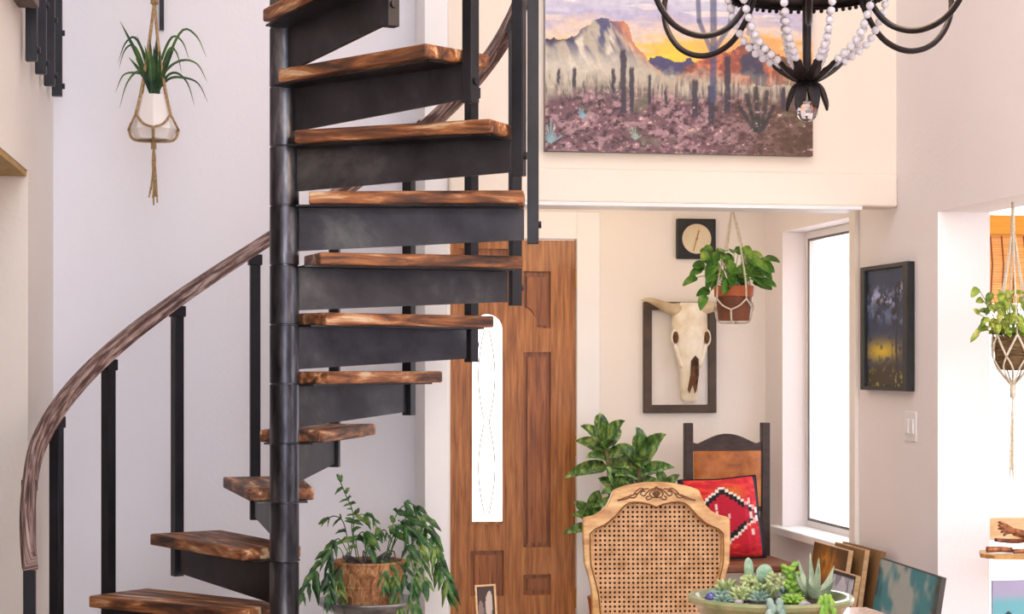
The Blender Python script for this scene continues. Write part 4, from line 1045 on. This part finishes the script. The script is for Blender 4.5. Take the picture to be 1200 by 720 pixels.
pc2.ball(bp(899)+Vector((0, .025, (700-668)*bkk-.006)), 1, 10.5*bkk, .008, 11.5*bkk, 16, Matrix.Rotation(R(24), 4, 'Y'))
pc2.ball(bp(888)+Vector((0, .03, .016)), 1, 9*bkk, .012, .03, 14)
obj('opuntia_cactus', pc2, M_pad, bw, None, 0, True)
def rosette(mb, c, r, n, h, wd=.3, layers=3):
    for l in range(layers):
        for k in range(n):
            a = 2*PI*(k+.5*l)/n; f = 1-l/layers*.55; d = Vector((math.cos(a), math.sin(a), 0)); e = h*(.35+.65*l/max(1, layers-1))
            P_ = [c+d*r*f*g+Vector((0, 0, e*math.sin(g*1.3))) for g in np.linspace(0.03, 1, 6)]
            m_ = len(P_); mb.tube(P_, [max(.0012, r*wd*.5*math.sin(PI*(.12+.82*i/(m_-1)))) for i in range(m_)], 7)
for px, dy, r_, h_, m_, n_ in ((845, .02, .042, .022, M_bs, 9), (862, -.03, .038, .035, M_sg, 8), (916, -.085, .036, .022, M_lg, 9), (838, -.05, .03, .02, M_bs, 8), (900, .055, .034, .04, M_sg, 8), (858, .06, .04, .045, M_sg, 7), (930, .07, .032, .02, M_bs, 8), (880, -.06, .03, .03, M_bs, 8)):
    mb = MB(); rosette(mb, bp(px, None, dy), r_, n_, h_, .3); obj('rosette_succulent', mb, m_, bw, None, 0, True)
mb = MB()
for i in range(30):          # bushy jelly-bean sedum
    a = rnd.random()*6.28; r_ = rnd.random()*.035; b0 = bp(888, None, -.015)+Vector((math.cos(a)*r_, math.sin(a)*r_, 0)); hh = rnd.uniform(.025, .062)
    e = b0+Vector((math.cos(a)*.018, math.sin(a)*.018, hh)); mb.tube([b0, e], .002, 5)
    for k in range(3):
        a2 = rnd.random()*6.28; mb.ball(e+Vector((math.cos(a2)*.008, math.sin(a2)*.008, rnd.uniform(-.012, .006))), 1, .0075, .0045, .0045, 8, Matrix.Rotation(a2, 4, 'Z') @ Matrix.Rotation(R(-35), 4, 'Y'))
obj('bushy_sedum', mb, M_sg, bw, None, 0, True)
mb = MB()
for dx, dz, dy, w_ in ((-26, 34, -.02, 7), (-12, 44, .04, 8), (2, 40, -.03, 9), (12, 46, .03, 9), (26, 38, .0, 8), (-16, 26, -.05, 8), (18, 24, -.05, 8), (6, 50, .06, 8)):
    b0 = bp(955, None, .0); e = b0+Vector((dx*bkk, dy, dz*bkk)); m1 = b0+Vector((dx*.62*bkk, dy*.6, dz*.42*bkk))
    mb.blade(bez([b0, m1, e], 5), w_*bkk*.55, (0, -1, .3), .45, lambda f: (1-f)**.6*(.75+.5*math.sin(PI*f)), .006)
obj('agave', mb, M_ag, bw, None, 0, True)
mb = MB()
for i in range(14):          # lobed upright lime succulent
    f = i/13; b0 = bp(937+3*math.sin(i), None, .03)+Vector((-6*bkk*f, 0, .078*f)); sd = 1 if i % 2 else -1
    mb.ball(b0+Vector((sd*.010, 0, .002)), 1, .012, .009, .007, 8, Matrix.Rotation(R(-35*sd), 4, 'Y'))
mb.tube([bp(937, None, .03), bp(931, None, .03)+Vector((0, 0, .076))], .005, 8)
obj('lime_cactus', mb, M_lg, bw, None, 0, True)
mb = MB()
for px, top in ((940, 0), (934, -6), (948, -4)):
    a = math.asin(min(.99, (px-903)*bkk/BR)); b0 = Vector(((px-903)*bkk, -math.cos(a)*(BR-.02), BH+.0))
    for k in range(4):
        mb.ball(b0+Vector((rnd.uniform(-.006, .006), -.008-.004*k, .012-.010*k+top*.0006)), 1, .008, .007, .012, 8)
obj('trailing_sedum', mb, M_lg, bw, None, 0, True)
mb = MB()
for px in (872, 884):
    b0 = Vector(((px-903)*bkk, -BR+.012, BH))
    for k in range(5): mb.ball(b0+Vector((rnd.uniform(-.008, .008), -.008-.003*k, .006-.012*k)), 1, .010, .006, .013, 8)
obj('trailing_stonecrop', mb, M_bs, bw, None, 0, True)

# ------------------------------------------------------------ canvases leaning along the right wall
def paint_teal(u, v):
    n = fbm(u, v, 5, 71); n2 = fbm(u, v, 16, 75); c = np.zeros(u.shape+(3,))+col(64, 136, 146)
    c = mixc(c, col(38, 72, 82), sm(.5, .7, n)); c = mixc(c, col(178, 180, 172), sm(.52, .7, fbm(u, v, 4, 79)+.1*n2)*.9); c = mixc(c, col(130, 112, 76), sm(.52, .7, fbm(u, v, 6, 83))*sm(.55, .2, v)); c = mixc(c, col(70, 58, 40), sm(.9, .99, u)*.8+sm(.5, .1, v)*.4*sm(.4, .6, n2))
    return c
def paint_amber(u, v):
    n = fbm(u, v, 6, 91); c = np.zeros(u.shape+(3,))+col(86, 58, 26); c = mixc(c, col(232, 150, 24), np.exp(-((u-.45)/.24)**2-((v-.88)/.09)**2)*sm(.2, .5, n)); c = mixc(c, col(120, 78, 34), sm(.5, .65, n)*.7)
    c = mixc(c, col(54, 38, 24), sm(.62, .5, v)); return c
def paint_plain(u, v): return np.zeros(u.shape+(3,))+col(150, 112, 72)*(.8+.4*fbm(u, v, 6, 95))[..., None]
def paint_white(u, v):
    c = np.zeros(u.shape+(3,))+col(206, 206, 216); n = fbm(u, v, 7, 97); c = mixc(c, col(96, 106, 134), sm(.5, .62, n)*.7); c = mixc(c, col(44, 40, 44), ((np.abs(u-.5) > .47)+(np.abs(v-.5) > .47))*1.); return c
def lean(name, label, y0, y1, xoff, h, paint, turn=0, grp='canvases leaning along the right wall', edge=M_raw, tilt=9):
    yc = (y0+y1)/2; w = y1-y0
    t = thing(name, label, 'canvas', (XR-xoff, yc, .002), 0, grp)
    t.rotation_euler = Euler((R(-tilt), 0, R(-90+turn)), 'XYZ')
    grid_panel('painted_face', w, h, 90, 100, paint, M_paint, t, .016).location = (0, 0, 0)
    mb = MB().ring(rect(-w/2, w/2, 0, h), rect(-w/2+.03, w/2-.03, .03, h-.03), lambda u, v, d: (u, d, v), 0.0, .006); obj('stretcher_bar', mb, edge, t)
    mb = MB().ring(rect(-w/2-.004, w/2+.004, -.0, h+.004), rect(-w/2, w/2, 0, h), lambda u, v, d: (u, d, v), -.014, .006); obj('edge_strip', mb, edge, t)
    return t
a = on_x(1030, 652, XR-.20); b = on_x(1111, 680, XR-.20)
lean('leaning_canvas', 'teal and white abstract canvas nearest the side opening', b.y, a.y, .30, .655, paint_teal, -3, None, mat('dark_edge', [S(66, 60, 54)], .6))
a2 = on_x(1002, 648, XR-.135); b2 = on_x(962, 637, XR-.135)
lean('leaning_canvas', 'brown canvas with glowing amber spot under the alcove window', a2.y, b2.y, .25, .64, paint_amber, 0, None)
lean('leaning_canvas', 'plain tan canvas edge between the amber and teal canvases', a2.y-.05, b2.y-.12, .185, .645, paint_plain, 0, None, tilt=8)
lean('leaning_canvas', 'thin wooden panel against the wall behind the tan canvas', a2.y-.115, a2.y+.35, .115, .64, paint_plain, 0, None, mat('tan_edge', [S(150, 108, 70)], .6), tilt=6)
a3 = on_x(990, 672, XR-.33); b3 = on_x(962, 664, XR-.33)
lean('leaning_canvas', 'small pale blue picture in front of the amber canvas', a3.y, b3.y, .37, .58, paint_white, 0, None, tilt=10)

# ------------------------------------------------------------ side room things
bx0, bx1 = 3.34, 5.5
bl_ = thing('bamboo_blind', 'golden bamboo roller blind over the side room window', 'blind', ((bx0+bx1)/2, YG-.07, 1.75))
ztop = on_y(1170, 253, YG-.07).z; zbot = on_y(1170, 356, YG-.07).z
bl_.location.z = zbot
hh = ztop-zbot; w_ = (bx1-bx0)/2
obj('valance', MB().box((-w_, -.045, hh-.085), (w_, .01, hh)), mat('orange_bamboo', [S(232, 150, 30), S(240, 166, 48)], .6, scale=(3, 3, 120), noise=1.5), bl_, None, .003)
mb = MB(); z = 0
while z < hh-.09:
    mb.box((-w_+.01, -.012, z+.0008), (w_-.01, -.006, z+.0112)); z += .011
obj('slats', mb, M_bamboo, bl_)
mb = MB(); x = -w_+.05
while x < w_: mb.tube([(x, -.015, 0), (x+.01, -.015, hh*.45), (x, -.015, hh-.09)], .0035, 5); x += .052
obj('stitch_cords', mb, mat('blind_cord', [S(150, 84, 24)], .8), bl_)

tz = on_y(1160, 648, 6.75).z; tl = on_y(1146, 648, 6.75).x
sh = thing('side_table', 'narrow live edge side table in the right opening', 'table', (tl+.35, 6.75, 0))
edge = [(-.35, -.02), (-.33, -.1), (-.2, -.13), (0, -.12), (.2, -.14), (.35, -.12), (.35, .14), (.1, .15), (-.15, .13), (-.3, .1)]
obj('tabletop', MB().prism(edge, lambda u, v, d: (u, v, d), tz-.016, tz), mat('golden_board', [S(176, 118, 46), S(216, 160, 80)], .45, scale=(3, 12, 3), noise=4), sh, None, .003)
for x in (.06, .3):
    for sy in (-1, 1): obj('leg', MB().tube([(x, sy*.09, tz-.016), (x*1.05, sy*.1, 0)], [.013, .009], 8), M_white_pot, sh)
M_drift = mat('carved_brown_wood', [S(78, 40, 22), S(140, 78, 40), S(188, 120, 66)], .5, scale=(8, 4, 8), noise=6)
def wood_piece(label, pts, rad, m=M_drift, fingers=False):
    b0 = Vector(pts[0])
    o = MB().tube(bez(pts, 6), rad, 10)
    if fingers:
        e = Vector(pts[-1]); base = Vector(pts[-2])
        for k in range(5):
            d = Vector((-.055-.006*(2-abs(k-2)), (k-2)*.012, .004+.012*(k-1.2)))
            o.tube(bez([e+(base-e)*.2, e+d*.55+Vector((0, 0, .006)), e+d], 4), [.006]*5+[.0055]*3+[.003], 7)
    ob = obj('wood_carving', o, m, None, b0, 0, True); tag(ob, label, 'carving', 'brown carved pieces on the side table')
wz = tz
def R_(n, a, b): return [a+(b-a)*i/(n-1) for i in range(n)]
wp = lambda px, py, Y=6.72: on_y(px, py, Y)
z1 = tz+.014
p0 = wp(1154, 640); wood_piece('dark rounded wooden piece at the left tip of the side table', [Vector((p0.x, 6.70, tz+.017)), Vector((p0.x+.05, 6.70, tz+.018)), Vector((p0.x+.1, 6.70, tz+.014))], R_(13, .012, .011))
wood_piece('long brown wooden stick lying across the side table', [Vector((p0.x+.09, 6.66, tz+.012)), Vector((p0.x+.2, 6.68, tz+.013)), Vector((p0.x+.36, 6.70, tz+.012))], R_(13, .009, .011))
wood_piece('slanted brown stick resting on the other pieces on the side table', [Vector((p0.x+.22, 6.78, tz+.045)), Vector((p0.x+.14, 6.77, tz+.04)), Vector((p0.x+.06, 6.76, tz+.047))], R_(13, .011, .008))
wood_piece('carved wooden hand with spread fingers on the side table', [Vector((p0.x+.34, 6.74, tz+.045)), Vector((p0.x+.2, 6.73, tz+.062)), Vector((p0.x+.12, 6.72, tz+.08))], R_(13, .020, .015), M_drift, True)
def paint_aqua(u, v):
    c = np.zeros(u.shape+(3,))+col(116, 186, 196); c = mixc(c, col(176, 168, 196), sm(.8, .9, v)); c = mixc(c, col(208, 168, 176), sm(.45, .36, v)); c = mixc(c, col(40, 48, 60), (np.hypot(u-.42, (v-.68)*2.2) < .12)*1.); c = mixc(c, col(70, 44, 50), (u > .86)*(v < .5)*1.); return c
aq = on_y(1183, 680, 7.6)
t = thing('aqua_canvas', 'small aqua painting standing on the floor of the side room', 'canvas', (aq.x, 7.6, 0), 0)
grid_panel('painted_face', .17, aq.z, 50, 90, paint_aqua, M_paint, t, .02)

# ------------------------------------------------------------ chandelier
cz = at_d(946, 100, 4.6); s0 = 4.6/FOC; TURN = YAW+R(8.2)
chd = thing('chandelier', 'black iron chandelier with curved arms and crystal bead strands', 'chandelier', (cz.x, cz.y, 2.03))
Z = lambda z: z-2.03
obj('stem', MB().lathe([(0, Z(2.1)), (.008, Z(2.1)), (.011, Z(2.14)), (.0095, Z(2.2)), (.0105, Z(2.3)), (.009, Z(2.5)), (.014, Z(2.54)), (.008, Z(2.6)), (.008, Z(2.85)), (0, Z(2.86))], n=20), M_black, chd, None, 0, True)
mb = MB()
zz = 2.85; q_ = 0
while zz < CEIL-.06:
    Mx = Matrix.Translation((0, 0, Z(zz+.022))) @ Matrix.Rotation(R(90*(q_ % 2)), 4, 'Z')
    mb.tube([Mx @ Vector((.012*math.cos(a), 0, .026*math.sin(a))) for a in np.linspace(0, 2*PI, 15)], .003, 5); zz += .042; q_ += 1
obj('chain', mb, M_black, chd); obj('canopy', MB().lathe([(0, Z(CEIL)-.06), (.03, Z(CEIL)-.055), (.065, Z(CEIL)-.01), (.065, Z(CEIL)), (0, Z(CEIL))], n=28), M_black, chd, None, 0, True)
U = lambda z: z-2.03+.028
RR = .184
mb = MB().lathe([(RR, U(2.305)), (RR+.006, U(2.31)), (RR+.004, U(2.345)), (RR+.008, U(2.352)), (RR-.002, U(2.352)), (RR-.004, U(2.305)), (RR, U(2.305))], n=60)
for k in range(60):
    a = 2*PI*k/60; mb.ball((RR*math.cos(a), RR*math.sin(a), U(2.302)), .0055, n=6)
for k in range(6):
    a = 2*PI*k/6; mb.tube([(0, 0, U(2.33)), (RR*math.cos(a), RR*math.sin(a), U(2.33))], .005, 6)
mb.lathe([(0, U(2.318)), (RR-.02, U(2.322)), (RR-.002, U(2.312)), (RR-.002, U(2.317)), (0, U(2.324))], n=48)
obj('ring_band', mb, M_black, chd, None, 0, 'auto')
for k in range(6):
    a = R(30+60*k)-TURN; u = Vector((math.cos(a), math.sin(a), 0))
    prof_ = [(.10, 2.42), (.14, 2.345), (.172, 2.27), (.222, 2.212), (.293, 2.19), (.364, 2.212), (.41, 2.27), (.418, 2.34), (.385, 2.41), (.36, 2.45)]
    P_ = bez([u*r_+Vector((0, 0, U(z_))) for r_, z_ in prof_], 6)
    am = obj('arm', MB().tube(P_, .0075, 10), M_black, chd, None, 0, True)
    e = u*.36
    obj('candle_cup', MB().lathe([(0, U(2.445)), (.02, U(2.45)), (.045, U(2.47)), (.046, U(2.475)), (.018, U(2.465)), (.014, U(2.49)), (0, U(2.49))], e, n=20), M_black, am, None, 0, True)
    obj('candle_sleeve', MB().lathe([(0, U(2.48)), (.012, U(2.48)), (.012, U(2.58)), (0, U(2.58))], e, n=14), M_paper, am)
    obj('bulb', MB().lathe([(0, U(2.58)), (.009, U(2.585)), (.016, U(2.61)), (.009, U(2.65)), (0, U(2.675))], e, n=14), M_emb if 'M_emb' in globals() else globals().setdefault('M_emb', mat_emit('warm_bulb', (1, .72, .42, 1), 6)), am, None, 0, True)
# crystal strands from the ring to the leaf tips
bead_me = None
for k in range(10):
    a = 2*PI*k/10-TURN; u = Vector((math.cos(a), math.sin(a), 0))
    pts = bez([u*.205+Vector((0, 0, U(2.365))), u*.182+Vector((0, 0, Z(2.29))), u*.145+Vector((0, 0, Z(2.215))), u*.088+Vector((0, 0, Z(2.170)))], 30)
    wr = obj('bead_strand', MB().tube(bez([u*.10+Vector((0, 0, U(2.44))), u*.205+Vector((0, 0, U(2.365))), u*.182+Vector((0, 0, Z(2.29))), u*.145+Vector((0, 0, Z(2.215))), u*.088+Vector((0, 0, Z(2.170)))], 6), .0012, 4), M_silver, chd)
    L_ = 0; nxt = 0
    for p, pn in zip(pts, pts[1:]):
        if L_ >= nxt:
            if bead_me is None:
                bo = obj('bead', MB().ball((0, 0, 0), .0098, n=12), M_crys, wr); bead_me = bo
            else:
                bo = bead_me.copy(); C.objects.link(bo); bo.parent = wr
            bo.location = p; nxt += .0215
        L_ += (pn-p).length
mb = MB()
for k in range(10):
    a = 2*PI*k/10-TURN; u = Vector((math.cos(a), math.sin(a), 0))
    mb.blade(bez([u*.008+Vector((0, 0, Z(2.122))), u*.035+Vector((0, 0, Z(2.128))), u*.07+Vector((0, 0, Z(2.15))), u*.092+Vector((0, 0, Z(2.172)))], 4), .017, u*-.6+Vector((0, 0, 1)), .35, lambda f: math.sin(PI*min(1, f*.93+.06))**.6*(1 if int(f*9) % 2 else .8), .003)
obj('leaf_cup', mb, M_black, chd)
mb = MB()
for k in range(8):
    a = 2*PI*(k+.5)/8-TURN; u = Vector((math.cos(a), math.sin(a), 0))
    mb.blade(bez([u*.01+Vector((0, 0, Z(2.125))), u*.03+Vector((0, 0, Z(2.11))), u*.043+Vector((0, 0, Z(2.08))), u*.052+Vector((0, 0, Z(2.055)))], 4), .015, u, .3, lambda f: math.sin(PI*min(1, f*.93+.06))**.6, .003)
obj('leaf_skirt', mb, M_black, chd)
obj('finial_ball', MB().ball((0, 0, Z(2.052)), .0265, n=12), M_clear, chd)
lamp('chandelier_light', (cz.x, cz.y, 2.66), 9, (1, .68, .40), .25)
lamp('alcove_fill_light', (1.95, 8.5, 2.2), 2.2, (1, .82, .60), .25)  # unseen lamp added behind the beam to warm the alcove
